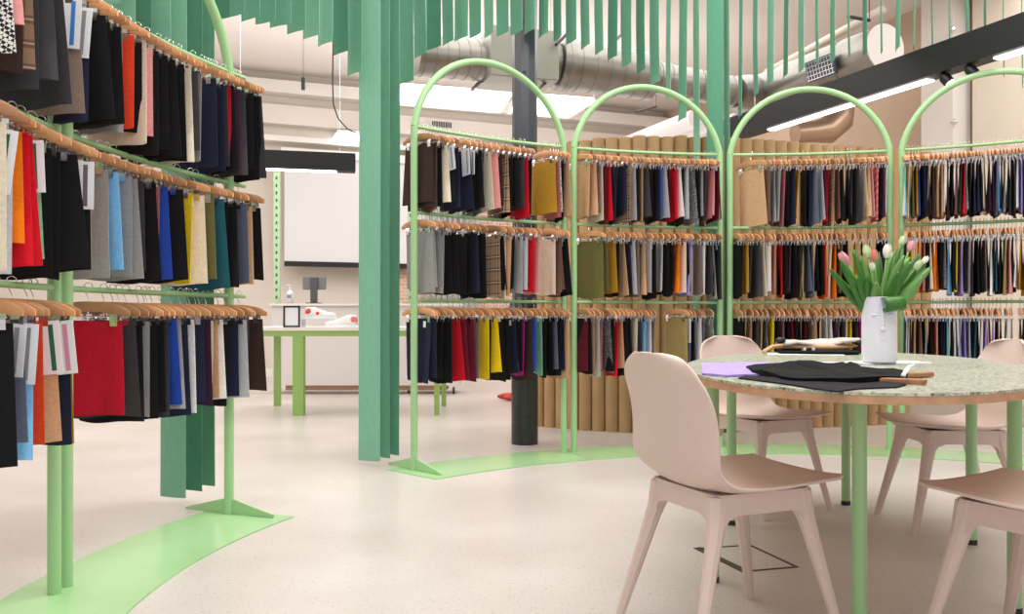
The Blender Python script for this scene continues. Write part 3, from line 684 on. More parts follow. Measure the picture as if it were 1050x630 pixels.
# the big leaf that curls over the rim
for li, (bx0, tx, ty, ldy, w, ty_) in enumerate(((-.03, 852, 277, .0, .014, 0), (-.03, 862, 266, -.04, .016, 0), (-.02, 879, 259, .03, .015, 0), (.03, 956, 273, -.02, .014, 1), (.03, 944, 258, .05, .018, 0), (.02, 936, 268, -.05, .018, 0), (.0, 902, 258, .06, .016, 0), (.03, 949, 281, .04, .015, 1), (-.02, 882, 284, -.06, .018, 0))):
    lf = empty('tulip_leaf', (vx, vy, TZ)); tag(lf, ['lowest tulip leaf reaching far left from the vase', 'tulip leaf just under the pink left bloom', 'upright tulip leaf between the pink and pale left blooms', 'pale tulip leaf reaching furthest right from the vase', 'tulip leaf rising at upper right, right of the pink bloom', 'tulip leaf in front of the upper right pink bloom', 'upright tulip leaf behind the white middle bloom', 'lower pale tulip leaf leaning right below the furthest right leaf', 'short tulip leaf at the lower left front of the bunch'][li], 'leaf', 'tulip leaves in the vase'); leaf(lf, (bx0, random.uniform(-.02, .02), .2), V3(tx, ty, ldy), w, (bx0*.4, 0, .012), LEAF[ty_], random.uniform(-.5, .5))
r = empty('loose_tulip_leaf', (vx, vy, TZ)); tag(r, 'broad green tulip leaf curling over the front rim of the vase', 'leaf')
vs = []; n_ = 22; 
for i in range(n_+1):
    t = i/n_
    if t < .5: s = t/.5; p = Vector((.005+.008*s, -.02-.06*s*s, .19+.06*sin(s*1.9))); w = .012+.024*s
    else: s = (t-.5)/.5; an = pi/2-s*5.2; p = Vector((.013+.012*s, -.082-.026*cos(an), .222+.027*sin(an))); w = .036
    for k in (-1, -.4, .4, 1): vs.append(p+Vector((w*k, 0, .004*k)))
MB().add(vs, [(i*4+k, i*4+k+1, (i+1)*4+k+1, (i+1)*4+k) for i in range(n_) for k in range(3)]).build('blade', LEAF[0], r, True).modifiers.new('thickness', 'SOLIDIFY').thickness = .002

# ------------------------------------------------------------- things on the table
def tp(x, y, z=0.): X, Y = fl(x, y, TZ+z); return (X, Y)
def drape(name, poly, h, m, label, cat, seed=1, wr=.004, lift=None, z0=0.001):
    """folded cloth: thin outline on the table with a rumpled upper face"""
    rnd = random.Random(seed); P = [Vector(tp(*p)) for p in poly]; c_ = sum(P, Vector((0, 0)))/len(P); mb = MB(); nr = 7; vs = []
    Q = []
    for a, b in zip(P, P[1:]+P[:1]):
        for k in range(6): Q.append(a.lerp(b, k/6))
    N = len(Q); f1, f2 = rnd.uniform(8, 14), rnd.uniform(8, 14)
    def hz(p, e): return z0+h*(1-(1-e)**4)*(1+.25*sin(p.x*f1*1.4+seed)*cos(p.y*f2*.8))+wr*e*(sin(p.x*f1*3+p.y*f2*2)+.7*sin(p.x*31-p.y*17+seed)+.5*sin(p.y*47+p.x*19))
    for q_ in Q: vs.append((q_.x, q_.y, TZ+z0))
    for j in range(nr):
        s = 1-j/nr
        for q_ in Q: p = c_+(q_-c_)*s; vs.append((p.x, p.y, TZ+max(z0+.003, hz(p, min(1, .25+(1-s)*2)))))
    vs.append((c_.x, c_.y, TZ+hz(c_, 1))); fs = [tuple(reversed(range(N)))]
    for j in range(nr):
        for i in range(N): fs.append((j*N+i, j*N+(i+1) % N, (j+1)*N+(i+1) % N, (j+1)*N+i))
    for i in range(N): fs.append((nr*N+i, nr*N+(i+1) % N, (nr+1)*N))
    o = mb.add(vs, fs).build(name, m, smooth=True, angle=60); return tag(o, label, cat)
drape('folded_cloth', [(719, 374.5), (745, 373.5), (786, 373), (800, 376), (800, 384), (784, 386), (745, 387), (720, 385)], .008, mat('lilac_cloth', lin(166, 144, 214), .6, noise=.05, nscale=30, spec=.3),
      'lilac folded fabric lying on the left of the table under the black garment', 'folded fabric', 3, .002)
BLKC = mat('black_garment', lin(10, 9, 12), .85, noise=.15, nscale=50, spec=.15)
g = drape('folded_garment', [(765, 380), (790, 378), (826, 376.5), (868, 377.5), (882, 380), (884, 385.5), (905, 385), (925, 387), (931, 390.5), (926, 393.5), (895, 394), (850, 395), (800, 391), (772, 385)], .016, BLKC,
      'black folded garment lying along the front of the table', 'folded garment', 8, .007, z0=.006)
drape('folded_cloth', [(757, 389), (764, 386.5), (800, 388), (850, 391), (900, 391), (929, 392), (929, 396), (919, 398.5), (880, 400), (858, 403), (838, 400.5), (805, 395)], .004, mat('charcoal_cloth', lin(30, 28, 35), .85, noise=.1, nscale=50, spec=.15),
      'charcoal fabric layer spread under the black garment at the front of the table', 'folded fabric', 2, .002, z0=.001)
def table_bar(a, b, w, h, m, name, label=None, cat=None, z=.001, parent=None):
    A = Vector(tp(*a)); B = Vector(tp(*b)); d = B-A; mb = MB(); n_ = 8; M = Matrix.Translation((A.x, A.y, TZ+z)) @ Matrix.Rotation(atan2(d.y, d.x), 4, 'Z')
    mb.box((d.length/2, 0, h/2), (d.length, w, h)); mb.v = [tuple(M @ Vector(v)) for v in mb.v]; o = mb.build(name, m, parent, bevel=min(w, h)*.25)
    if label: tag(o, label, cat)
    return o
hr = empty('wooden_hanger', (*tp(935, 390), TZ)); tag(hr, 'pair of brown wooden hanger arms sticking out of the black garment', 'hanger')
inv = Matrix.Translation(-hr.location)
BRW = mat('brown_hanger_wood', lin(168, 112, 72), .45, noise=.2, nscale=40)
for (a, b) in (((905, 390), (955, 387)), ((900, 393.5), (950.5, 395.5))):
    o = table_bar(a, b, .022, .014, BRW, 'arm', parent=None, z=.002); o.data.transform(inv); o.parent = hr
A = tp(926, 393); B = tp(937, 381)
o = MB().tube([(A[0], A[1], TZ+.02), ((A[0]+B[0])/2, (A[1]+B[1])/2, TZ+.028), (B[0], B[1], TZ+.020)], [.006, .006, .004], 8, inv).build('hook', PAPER, hr, True); o['label'] = 'white plastic hook'
bk = table_bar((876, 373), (944, 372.5), .15, .006, PAPER, 'booklet', 'thin white booklet lying under the vase', 'booklet', z=.0)
bk.location.z = -.0; vase.location.z += .006
for x0, x1, yy, lb in ((858, 902, 378.5, 'white paper strip on the table in front of the vase'), (835, 866, 372.2, 'white paper sheet behind the black garment')):
    table_bar((x0, yy), (x1, yy), .06, .0012, PAPER, 'paper_sheet', lb, 'paper', z=.0003)
# pile at the back
table_bar((787, 363.6), (865, 364.4), .10, .002, PAPER, 'paper_sheet', 'white paper sheet under the pile of hangers at the back of the table', 'paper', z=.0005)
drape('folded_cloth', [(796, 361), (830, 360.2), (868, 361), (884, 362), (880, 364.4), (840, 364.2), (800, 363.6)], .014, BLKC, 'black folded cloth at the bottom of the pile at the back of the table', 'folded fabric', 5, .002, z0=.003)
hb = empty('wooden_hanger', (*tp(835, 361), TZ)); tag(hb, 'pale wooden hanger lying on the pile at the back of the table', 'hanger'); inv = Matrix.Translation(-hb.location)
pts = [(*tp(783, 363.2), TZ+.012), (*tp(792, 362.2), TZ+.030), (*tp(803, 362.4), TZ+.034), (*tp(850, 362.8), TZ+.030), (*tp(872, 362.4), TZ+.032), (*tp(884, 361), TZ+.045)]
PW = mat('pale_hanger_wood', lin(216, 168, 124), .45, noise=.08, nscale=20)
MB().tube(pts, [.009, .010, .012, .013, .011, .008], 10, inv).build('bar', PW, hb, True)
for px in (824, 833): 
    q = tp(px, 363.2); MB().box((0, 0, 0), (.014, .03, .014)).build('clip', STEEL, hb, loc=(q[0]-hb.location.x, q[1]-hb.location.y, .024))
def slab(name, polyz, m, label, cat, seed):
    """cloth folded over the hanger: rumpled strip, world points at given heights"""
    rows = []; rnd = random.Random(seed)
    for (x, y, z) in polyz: X, Y = fl(x, y, TZ); rows.append((X, Y, TZ+z))
    vs = []; N = len(rows)
    for k in range(5):
        for i, (X, Y, Z) in enumerate(rows):
            vs.append((X+.02*k*.3, Y+.055*k-.08, Z+.008*sin(i*1.7+k)+(-.012 if k in (0, 4) else 0)))
    fs = [(k*N+i, k*N+i+1, (k+1)*N+i+1, (k+1)*N+i) for k in range(4) for i in range(N-1)]
    o = MB().add(vs, fs).build(name, m, smooth=True); s_ = o.modifiers.new('thickness', 'SOLIDIFY'); s_.thickness = .012; s_.offset = 1
    return tag(o, label, cat)
slab('folded_cloth', [(799, 362, .046), (812, 362, .050), (830, 362, .047), (845, 362, .048), (858, 362, .055), (872, 362, .062), (884, 362, .055)], mat('oat_cloth', lin(206, 192, 182), .85, noise=.1, nscale=60),
     'oatmeal cloth folded over the top of the pile at the back of the table', 'folded fabric', 3)
for px, zz, lb in ((799, .062, 'black round hanger end at the left of the table pile'), (880, .052, 'black round hanger end at the right of the table pile')):
    q = tp(px, 362.5); o = MB().ell((0, 0, 0), (.026, .014, .016)).build('hanger_end', BLACKP, None, True, loc=(q[0], q[1]-.02, TZ+zz)); tag(o, lb, 'hanger end')

# ------------------------------------------------------------- floor frame
fq = [fl(x, y) for x, y in ((716, 563), (769, 559.5), (817, 582), (764, 586.5))]
hat = MB(); c_ = Vector((sum(p[0] for p in fq)/4, sum(p[1] for p in fq)/4))
for a, b in zip(fq, fq[1:]+fq[:1]):
    A = Vector(a); B = Vector(b); d = B-A; w = .006 if a != fq[3] else .02
    M = Matrix.Translation((A.x, A.y, 0)) @ Matrix.Rotation(atan2(d.y, d.x), 4, 'Z'); hat.box((d.length/2, 0, .001), (d.length+w, w*1.6, .003), M)
tag(hat.build('floor_hatch_frame', mat('tarnished_metal', lin(84, 78, 72), .4, .5)), 'dark metal frame of a floor hatch beneath the table', 'floor hatch')

# ------------------------------------------------------------- suspended black light beams
LEDM = mat('led_strip', (1, 1, 1), .5, emit=(1, .97, 1), estr=6)
LBLK = mat('black_luminaire', lin(24, 21, 23), .5)
def beam(name, P, d, L, zb, hgt, leds, label, wdt=.14):
    root = empty(name, P, atan2(d[1], d[0])); tag(root, label, 'light beam')
    MB().box((L/2, 0, zb+hgt/2), (L, wdt, hgt)).build('housing', LBLK, root)
    for a, b in leds: MB().box(((a+b)/2, -.02, zb-.004), (b-a, .075, .012)).build('led_strip', LEDM, root)
    for t in (.12, .88): MB().tube([(L*t, 0, zb+hgt), (L*t, 0, ZC)], .0025, 6).build('suspension_wire', STEEL, root)
    return root
ZB = 2.53; dv = Vector((-.385, 1)).normalized()
def onbeam(px, py): D = F*(ZB-HC)/(H0-py); return Vector(((px-525)/F*D, D))
P1 = onbeam(1050, 50); P0 = P1-dv*1.2; def_t = lambda px, py: (onbeam(px, py)-P0).dot(dv)
PE = onbeam(752, 149.5); Lb = (PE-P0).length
bm_ = beam('linear_light_beam', (P0.x, P0.y, 0), dv, Lb, ZB, .20, ((0.1, def_t(1026, 60)), (def_t(962, 82.5), def_t(802, 134))), 'long black suspended light beam slanting across the upper right')
for px, py in ((977, 79), (1005, 71)):
    t = def_t(px, py-3); s_ = MB(); s_.lathe([(.02, .03), (.036, .0), (.036, -.045), (.03, -.05)], 16); sp = s_.build('spotlight', LBLK, bm_, True, loc=(t, .02, ZB-.03), angle=40); sp.rotation_euler = (radians(-38), 0, radians(-55))
    MB().lathe([(.026, -.052), (.026, -.056)], 16).build('bulb', mat('lamp_glow', (1, 1, 1), .5, emit=(1, .93, .85), estr=14), sp)
DL = 8.2; zL = HC+(H0-172)/F*DL
X0 = (230-525)/F*DL; X1 = (368-525)/F*(DL+.3)
beam('linear_light_beam', (X0, DL, 0), Vector((X1-X0, .28)).normalized(), X1-X0+.0, zL, .175, ((.2, X1-X0-.18),), 'shorter black suspended light beam in front of the projection screen')

# ------------------------------------------------------------- ceiling panels
PANM = mat('luminous_panel', (1, 1, 1), .5, emit=(1, 1, 1), estr=3)
def panel(c4, label):
    z = 3.85; ps = [((x-525)/F*(F*(z-HC)/(H0-y)), F*(z-HC)/(H0-y)) for x, y in c4]
    r = empty('ceiling_light_panel', (ps[0][0], ps[0][1], z)); tag(r, label, 'ceiling light', 'square luminous ceiling panels')
    inv = Matrix.Translation((-ps[0][0], -ps[0][1], -z)); MB().prism(ps, z, z+.05, inv).build('diffuser', PANM, r)
    m_ = MB()
    for a, b in zip(ps, ps[1:]+ps[:1]): m_.tube([(*a, z+.01), (*b, z+.01)], .03, 6, inv)
    m_.build('frame', WHITE, r)
    for p in ps[:2]: MB().tube([(*p, z+.04), (*p, ZC)], .0025, 6, inv).build('suspension_wire', STEEL, r)
panel(((410, 89), (524, 97.5), (514, 115.5), (396, 106)), 'left one of the two big luminous ceiling panels behind the dark column')
panel(((530, 98), (609, 104), (583, 121), (519, 116)), 'right one of the two big luminous ceiling panels, right of the dark column')
zz = 3.55
def hung_panel(x0, x1, y0, y1, label):
    D0 = F*(zz-HC)/(H0-y1); D1 = F*(zz-HC)/(H0-y0); ps = [((x0-525)/F*D1, D1), ((x1-525)/F*D1, D1+.1), ((x1-525)/F*D0, D0+.1), ((x0-8-525)/F*D0, D0)]
    r = empty('suspended_light_panel', (ps[0][0], ps[0][1], zz)); tag(r, label, 'ceiling light'); inv = Matrix.Translation((-ps[0][0], -ps[0][1], -zz))
    MB().prism(ps, zz, zz+.04, inv).build('diffuser', PANM, r); MB().prism(ps, zz+.04, zz+.07, inv).build('housing', WHITE, r)
    for p in (ps[0], ps[2]): MB().tube([(*p, zz+.05), (*p, ZC)], .0025, 6, inv).build('suspension_wire', STEEL, r)
hung_panel(346, 400, 138, 148, 'small luminous panel hanging above the projection screen')

# ------------------------------------------------------------- ducts
def ductring(mb, pts, r, n=24): mb.tube(pts, r, n)
zd = 3.55
def dpt(px, D, z): return Vector(((px-525)/F*D, D, z))
def spiral(name, A, B, r, label, seams=9, cap=True, cat='duct'):
    A = Vector(A); B = Vector(B); root = empty(name, A); tag(root, label, cat); inv = Matrix.Translation(-A)
    MB().tube([A, B], r, 32, inv).build('pipe', DUCT, root, True, angle=40)
    for i in range(seams):
        t = (i+.5)/seams; p = A.lerp(B, t); d = (B-A).normalized()*.006; MB().tube([p-d, p+d], r+.006, 32, inv).build('seam', DUCT, root, True, angle=40)
    return root
A1 = dpt(583, 9.45, 3.64); B1 = dpt(667, 9.75, 3.60)
d1 = spiral('spiral_duct', A1, B1, .265, 'wide ribbed silver duct right of the metal duct box', 6)
for t, rr in ((-.10, .285), (-.18, .22), (-.03, .29)):
    p = A1+(B1-A1).normalized()*t; d = (B1-A1).normalized()*.035; MB().tube([p-d, p+d], rr, 32, Matrix.Translation(-A1)).build('collar', DUCT, d1, True, angle=40)
B2 = dpt(752, 10.1, 3.52)
spiral('spiral_duct', B1+(B1-A1).normalized()*.01, B2, .175, 'narrower silver duct continuing right from the wide ribbed duct', 8)
E0 = Vector((3.78, 8.75, 3.62)); uu = Vector((-.37, .93, 0)).normalized(); E1 = E0+uu*2.05
d2 = spiral('spiral_duct', E0, E1, .235, 'smooth silver duct with round white end cap at the upper right', 2)
MB().tube([E0-uu*.012, E0+uu*.002], .242, 32, Matrix.Translation(-E0)).build('end_cap', mat('cap_white', lin(206, 202, 198), .6, .1), d2, True, angle=40)
gr = Vector((-.235*.9*.93-.0, -.235*.9*.37, -.05)); gc = E0+uu*.62+Vector((-.21, -.09, -.06))
m_ = MB(); MG = Matrix.Translation(gc-E0) @ Matrix.Rotation(atan2(uu.y, uu.x), 4, 'Z') @ Matrix.Rotation(radians(-15), 4, 'X')
m_.box((0, .045, 0), (.42, .03, .22), MG); m_.build('vent_grille', mat('grille_dark', lin(92, 98, 110), .4, .6), d2)
m_ = MB()
for i in range(-4, 5): m_.box((i*.045, .065, 0), (.008, .012, .2), MG)
for j in range(-2, 3): m_.box((0, .065, j*.045), (.4, .012, .008), MG)
m_.build('grille_bars', STEEL, d2)
# elbow joining the two runs
el0 = B2; el1 = E1; 
eb = empty('duct_elbow', el0); tag(eb, 'bent silver duct elbow joining the two duct runs behind the hanging strips', 'duct')
MB().tube([el0, el0.lerp(el1, .25)+Vector((.1, .1, 0)), el0.lerp(el1, .6)+Vector((.12, .1, 0)), el1], [.18, .24, .25, .237], 28, Matrix.Translation(-el0)).build('bend', DUCT, eb, True, angle=60)
# duct box and left duct
bx = dpt(530, 9.2, 3.62); b_ = MB(); b_.box((0, 0, 0), (.74, .6, .52)); o = b_.build('duct_box', mat('duct_box_grey', lin(150, 152, 142), .45, .4, noise=.08, nscale=3), loc=bx, bevel=.01); o.rotation_euler = (0, 0, radians(17)); tag(o, 'grey sheet metal duct box hanging behind the dark column', 'duct box')
spiral('spiral_duct', dpt(425, 8.75, 3.55), dpt(492, 9.05, 3.58), .21, 'short ribbed silver duct left of the metal duct box', 6)
# small duct elbow under the beam
q0 = dpt(815, 9.6, 2.93); q1 = dpt(848, 9.7, 2.98); q2 = dpt(862, 9.8, 3.25); eb = empty('duct_elbow', q0); tag(eb, 'small ribbed round duct elbow beneath the black beam, above the tubes', 'duct')
MB().tube([q0, q0.lerp(q1, .6), q1, q1.lerp(q2, .5)+Vector((.06, 0, 0)), q2], [.11, .12, .15, .16, .15], 24, Matrix.Translation(-q0)).build('bend', mat('duct_warm', lin(176, 150, 128), .35, .7), eb, True, angle=60)
# conduit parallel to the right duct, brackets, wires
cd = MB(); a = dpt(786, 11.2, 4.06); b = dpt(905, 8.9, 4.06); cd.tube([a, b], .045, 12); tag(cd.build('ceiling_pipe', mat('pipe_cream', lin(212, 198, 186), .6), None, True), 'thin cream ceiling pipe running above the right silver duct', 'pipe')
sf = MB()
for w_, (xa, xb) in enumerate(((600, 905),)):
    a = Vector(((600-525)/F*14.0, 14.0, 3.42)); sf.box((0, 0, 0), (.01, .01, .01))
sf = MB(); a = dpt(640, 12.9, 3.45); b = a-uu*1.9
for off, r_ in ((0, .12), (.32, .10), (.6, .13)):
    sf = MB(); ax = a+Vector((off, off*.37, 0)); bx_ = b+Vector((off, off*.37, 0)); sf.tube([ax, bx_], r_, 16)
    tag(sf.build('white_ceiling_duct', mat('duct_off_white', lin(200, 194, 192), .6), None, True, angle=50), {0: 'leftmost of three white round ducts below the ceiling, behind far arches', .32: 'middle of three white round ducts below the ceiling', .6: 'rightmost of three white round ducts below the ceiling'}[off], 'duct')
for (x0, y0, x1, y1, D, lb) in ((570, 46, 588, 30, 8.9, 'dark ceiling bracket beside the right end of the duct box'), (630, 42, 640, 36, 9.0, 'small dark ceiling bracket above the wide ribbed duct'),
                         (652, 115, 676, 109, 11.5, 'dark double ceiling bracket behind the second far arch'), (484, 92, 497, 78, 9.0, 'grey strut beneath the duct box, left of the dark column'),
                         (552, 92, 566, 80, 9.0, 'grey strut beneath the duct box, right of the dark column'), (870, 17, 902, 21, 8.6, 'dark bracket above the round duct end')):
    m_ = MB(); a = Vector(((x0-525)/F*D, D, HC+(H0-y0)/F*D)); b = Vector(((x1-525)/F*D, D+.25, HC+(H0-y1)/F*(D+.25))); m_.tube([a, b], .018, 8); m_.tube([b, (b.x, b.y, ZC)], .005, 6)
    tag(m_.build('ceiling_bracket', mat('bracket_grey', lin(150, 144, 138), .5, .4) if 'strut' in lb else mat('bracket_dark', lin(60, 56, 56), .5, .4), None, True, angle=50), lb, 'bracket')
w_ = MB(); D = 7.5; w_.tube([((x-525)/F*D, D, HC+(H0-y)/F*D) for x, y in ((342, -14), (341.5, 40), (341, 85), (342, 108), (347, 122), (356, 132), (366, 137), (378, 138))], .006, 6)
tag(w_.build('hanging_cable', BLACKP, None, True), 'thin black cable hanging in a curve beside the entrance strips', 'cable')
w_ = MB(); D = 9; px = (311-525)/F*D; w_.box((px, D, HC+(H0-86)/F*D), (.035, .035, .13)); w_.tube([(px, D, HC+(H0-80)/F*D), (px, D, ZC)], .0025, 6); tag(w_.build('ceiling_sensor', BLACKP), 'small black cylinder fitting hanging over the entrance gap', 'fitting')

# ------------------------------------------------------------- back left: screen, shelf, counter
def wallpt(px, off=0.): p = cross(PB, V, Vector((0, 0, 0)), Vector(((px-525)/F, 1, 0))); return p-U*off
sa_, sb_ = wallpt(289, .3), wallpt(452, .3); Ls = (sb_-sa_).length; Ds = sa_.y
def zat(py, D): return HC+(H0-py)/F*D
scr = empty('projection_screen', (sa_.x, sa_.y, 0), RZ); tag(scr, 'large white pull-down projection screen with black bottom bar on the back wall', 'projection screen')
z0, z1 = zat(268, Ds), zat(160, Ds)
MB().box((Ls/2, 0, (z0+z1)/2), (Ls, .01, z1-z0)).build('screen_cloth', mat('screen_white', lin(226, 224, 228), .7), scr)
MB().box((Ls/2, 0, z0-.035), (Ls, .04, .075)).build('bottom_bar', BLACKP, scr)
MB().box((Ls/2, .02, z1+.06), (Ls+.1, .12, .12)).build('roller_case', WHITE, scr)
# perforated green shelf upright
up_p = fl(284, 400); Du = 10.2; ux = (284-525)/F*Du
up = empty('shelf_upright', (ux, Du, 0)); tag(up, 'pale green perforated shelf upright left of the projection screen', 'shelf upright')
zt = zat(166, Du); MB().box((0, 0, zt/2), (.07, .04, zt)).build('channel', mat('pale_green_metal', lin(188, 222, 178), .45), up)
m_ = MB(); z = .15
while z < zt-.05: m_.box((0, -.021, z), (.02, .004, .035)); z += .088
m_.build('slots', mat('slot_dark', lin(70, 96, 72), .7), up)
up2 = copy_tree(up); up2.location = ((421-525)/F*Du, Du, 0); up2['label'] = 'pale green perforated shelf upright just right of the middle felt column'
# cabinet with shelf top
cb = fl(282, 405); Dc = 9.9; cx0 = (279-525)/F*Dc; Wc = 2.15; ztop = zat(311.5, Dc)
cab = empty('storage_cabinet', (cx0, Dc, 0)); tag(cab, 'white low cabinet on castors behind the sneaker table', 'cabinet')
MB().box((Wc/2, .22, ztop/2+.05), (Wc, .44, ztop-.10)).build('body', mat('cabinet_white', lin(222, 216, 214), .6), cab)
MB().box((Wc/2, .21, ztop-.012), (Wc+.04, .48, .024)).build('worktop', WHITE, cab)
MB().box((Wc/2, .20, .075), (Wc-.3, .38, .06)).build('plinth', mat('plinth_wood', lin(150, 116, 92), .6), cab)
for x in (.07, Wc-.07):
    m_ = MB(); m_.tube([(x-.012, .04, .04), (x+.012, .04, .04)], .04, 14); m_.build('castor', BLACKP, cab)
# monitor back on stand
mD = 9.95; mx = (320.5-525)/F*mD; mon = empty('monitor', (mx, mD+.1, ztop)); tag(mon, 'grey payment monitor seen from behind on the white cabinet', 'monitor')
GM = mat('monitor_grey', lin(84, 84, 88), .5)
MB().box((0, 0, .24), (.27, .03, .15)).build('screen_back', mat('monitor_grey_light', lin(122, 122, 128), .5), mon, bevel=.006)
MB().box((0, -.03, .24), (.085, .03, .13)).build('mount', GM, mon, bevel=.004)
MB().box((0, -.03, .09), (.08, .025, .18)).build('stand', GM, mon)
MB().box((0, -.03, .006), (.16, .14, .012)).build('foot', GM, mon)
btl = empty('pump_bottle', ((295-525)/F*mD, mD+.1, ztop)); tag(btl, 'clear white pump bottle of hand sanitiser beside the monitor', 'bottle')
MB().lathe([(.001, 0), (.036, .002), (.038, .02), (.038, .12), (.03, .145), (.012, .155), (.012, .165)], 16).build('body', mat('bottle_white', lin(236, 236, 240), .3), btl, True, angle=50)
MB().box((0, -.037, .085), (.05, .004, .04)).build('label', mat('label_grey', lin(150, 152, 176), .5), btl)
m_ = MB(); m_.lathe([(.014, .165), (.014, .185), (.004, .19), (.004, .215)], 12); m_.box((-.012, 0, .217), (.045, .012, .01)); m_.build('pump', mat('bottle_white', lin(236, 236, 240), .3), btl)
# sneaker table
DT = 7.75; tx0 = -2.42; tx1 = -.62; tz = .795
tb = empty('display_table', (tx0, DT, 0)); tag(tb, 'white topped display table with thick green legs carrying sneakers', 'table')
Wt = tx1-tx0; dp = .92
MB().box((Wt/2, dp/2, tz-.015), (Wt, dp, .03)).build('tabletop', WHITE, tb)
GRO = mat('olive_green_metal', lin(150, 186, 104), .45)
m_ = MB()
for y in (.03, dp-.03): m_.box((Wt/2, y, tz-.055), (Wt-.02, .04, .05))
for x in (.03, Wt-.03): m_.box((x, dp/2, tz-.055), (.04, dp, .05))
m_.build('apron', GRO, tb)
for x, y, w in (((305-525)/F*DT-tx0, .06, .095), (Wt-.06, .06, .045), (Wt-.06, dp-.06, .045), (.08, dp-.06, .06)):
    MB().box((x, y, (tz-.04)/2), (w, w, tz-.04)).build('leg', GRO, tb)
fr = empty('framed_notice', ((298.5-525)/F*7.8, 7.82, tz), radians(4)); tag(fr, 'small black framed notice standing on the display table', 'picture frame')
m_ = MB()
for c_, d in (((-.067, 0, .098), (.016, .014, .196)), ((.067, 0, .098), (.016, .014, .196)), ((0, 0, .008), (.15, .014, .016)), ((0, 0, .188), (.15, .014, .016))): m_.box(c_, d)
m_.build('frame', BLACKP, fr); MB().box((0, .002, .098), (.12, .006, .166)).build('sheet', PAPER, fr)
MB().tube([(0, .004, .12), (0, .07, .004)], .004, 6).build('prop', BLACKP, fr)
m_ = MB(); rnd = random.Random(4)
def sneaker(loc, rz, col, accent, label, s=1.0):
    r = empty('sneaker', loc, rz); tag(r, label, 'sneaker', 'sneakers on the display table'); r.scale = (s, s, s)
    def sec_(t): 
        hw = .030+.016*sin(pi*min(1, t*1.05))**.8*(1+.15*(t > .6)); return hw if t > .02 else .02
    def body(t, a):
        hgt = .085 if t < .30 else .085-.045*min(1, (t-.30)/.40)**.9 if t < .7 else .040-.012*(t-.7)/.3
        if t > .93: hgt *= .8
        hw = sec_(t)*(1 if t < .93 else .72); x = -.14+.28*t; an = pi*a
        return (x, hw*cos(an)*(.8 if 0 < a < 1 else 1), .022+hgt*sin(an)**.7)
    MB().grid(lambda u, v: body(v, u), 12, 20).build('upper', col, r, True).modifiers.new('thickness', 'SOLIDIFY').thickness = .002
    n_ = 30; out = []
    for i in range(n_):
        a = 2*pi*i/n_; x = .145*cos(a); t = (x+.14)/.28; out.append((x, (sec_(max(.1, min(.9, t)))*1.08)*(abs(sin(a))**.6)*(1 if sin(a) > 0 else -1)))
    MB().prism(out, 0, .024).build('sole', PAPER, r)
    m_ = MB(); m_.ell((-.112, 0, .062), (.036, .036, .040)); m_.build('heel_tab', accent, r, True)
    m_ = MB()
    for k in range(4): m_.tube([(-.005+.022*k, -.024, .078-.007*k), (-.005+.022*k, 0, .092-.009*k), (-.005+.022*k, .024, .078-.007*k)], .003, 6)
    m_.build('laces', PAPER, r, True)
    MB().ell((-.03, -.040, .048), (.016, .004, .016)).build('side_emblem', accent, r, True)
    return r
REDM = mat('shoe_red', lin(206, 70, 60), .6); WS = mat('shoe_white', lin(234, 230, 228), .55)
box = empty('display_riser', ((330-525)/F*8.15, 8.15, tz)); tag(box, 'low clear white display riser under the red and white sneaker', 'display riser')
m_ = MB(); m_.box((0, 0, .075), (.36, .2, .006)); m_.box((-.177, 0, .036), (.006, .2, .072)); m_.box((.177, 0, .036), (.006, .2, .072)); m_.build('riser', mat('acrylic_white', lin(222, 224, 232), .15), box)
sneaker(((330-525)/F*8.15, 8.12, tz+.079), radians(8), WS, REDM, 'red and white sneaker on the riser, behind the white one', 1.0)
sneaker(((350-525)/F*7.9, 7.9, tz), radians(172), WS, mat('shoe_pink', lin(220, 120, 124), .6), 'white sneaker with pink emblem at the front of the display table', 1.05)
q_ = wallpt(446, .36); m_ = MB(); wv = MB(); zv = zat(128, q_.y); m_.box((0, 0, 0), (.34, .03, .12))
o = m_.build('wall_vent', WHITE, loc=(q_.x, q_.y, zv)); o.rotation_euler = (0, 0, RZ); tag(o, 'small dark slatted vent high on the back wall, inside leftmost far arch', 'vent')
for k in range(12): wv.box((-.15+k*.027, -.018, 0), (.017, .01, .09))
wv.build('slots', BLACKP, o)
# ribbed blind on the brick wall
bl = empty('vertical_blind', (*wallpt(432, .35)[:2], 0), RZ); tag(bl, 'grey vertical slat blind seen through the leftmost far arch', 'blind')
m_ = MB(); Lb_ = (wallpt(482, .35)-wallpt(432, .35)).length; k = 0
while k*.09 < Lb_: m_.box((k*.09, 0, 1.55), (.055, .02, 2.4), None, .5); k += 1
m_.build('slats', mat('blind_grey', lin(176, 186, 184), .6), bl); MB().box((Lb_/2, 0, 2.78), (Lb_, .06, .06)).build('head_rail', WHITE, bl)
# cream storage box behind the racks at right and wall knobs
bx_ = fl(985, 436); o = MB().box((0, 0, .09), (1.0, .35, .18)).build('skirting_box', mat('box_cream', lin(206, 192, 176), .7), loc=(bx_[0], bx_[1]+.15, 0), bevel=.005); o.rotation_euler = (0, 0, RZ+pi/2+.9); tag(o, 'cream low box against the wall behind the rightmost rack', 'box')
for px, py, lb in ((980, 124, 'lower small chrome valve knob on the white wall pier'), (978, 29, 'upper small chrome valve knob on the white wall pier')):
    D = PIER.y-.35; o = MB().lathe([(.001, 0), (.03, 0), (.03, .03), (.015, .05), (.001, .05)], 12).build('valve_knob', STEEL, None, True, loc=((px-525)/F*D, D+.05, zat(py, D)), angle=40); o.rotation_euler = (radians(90), 0, 0); tag(o, lb, 'knob')

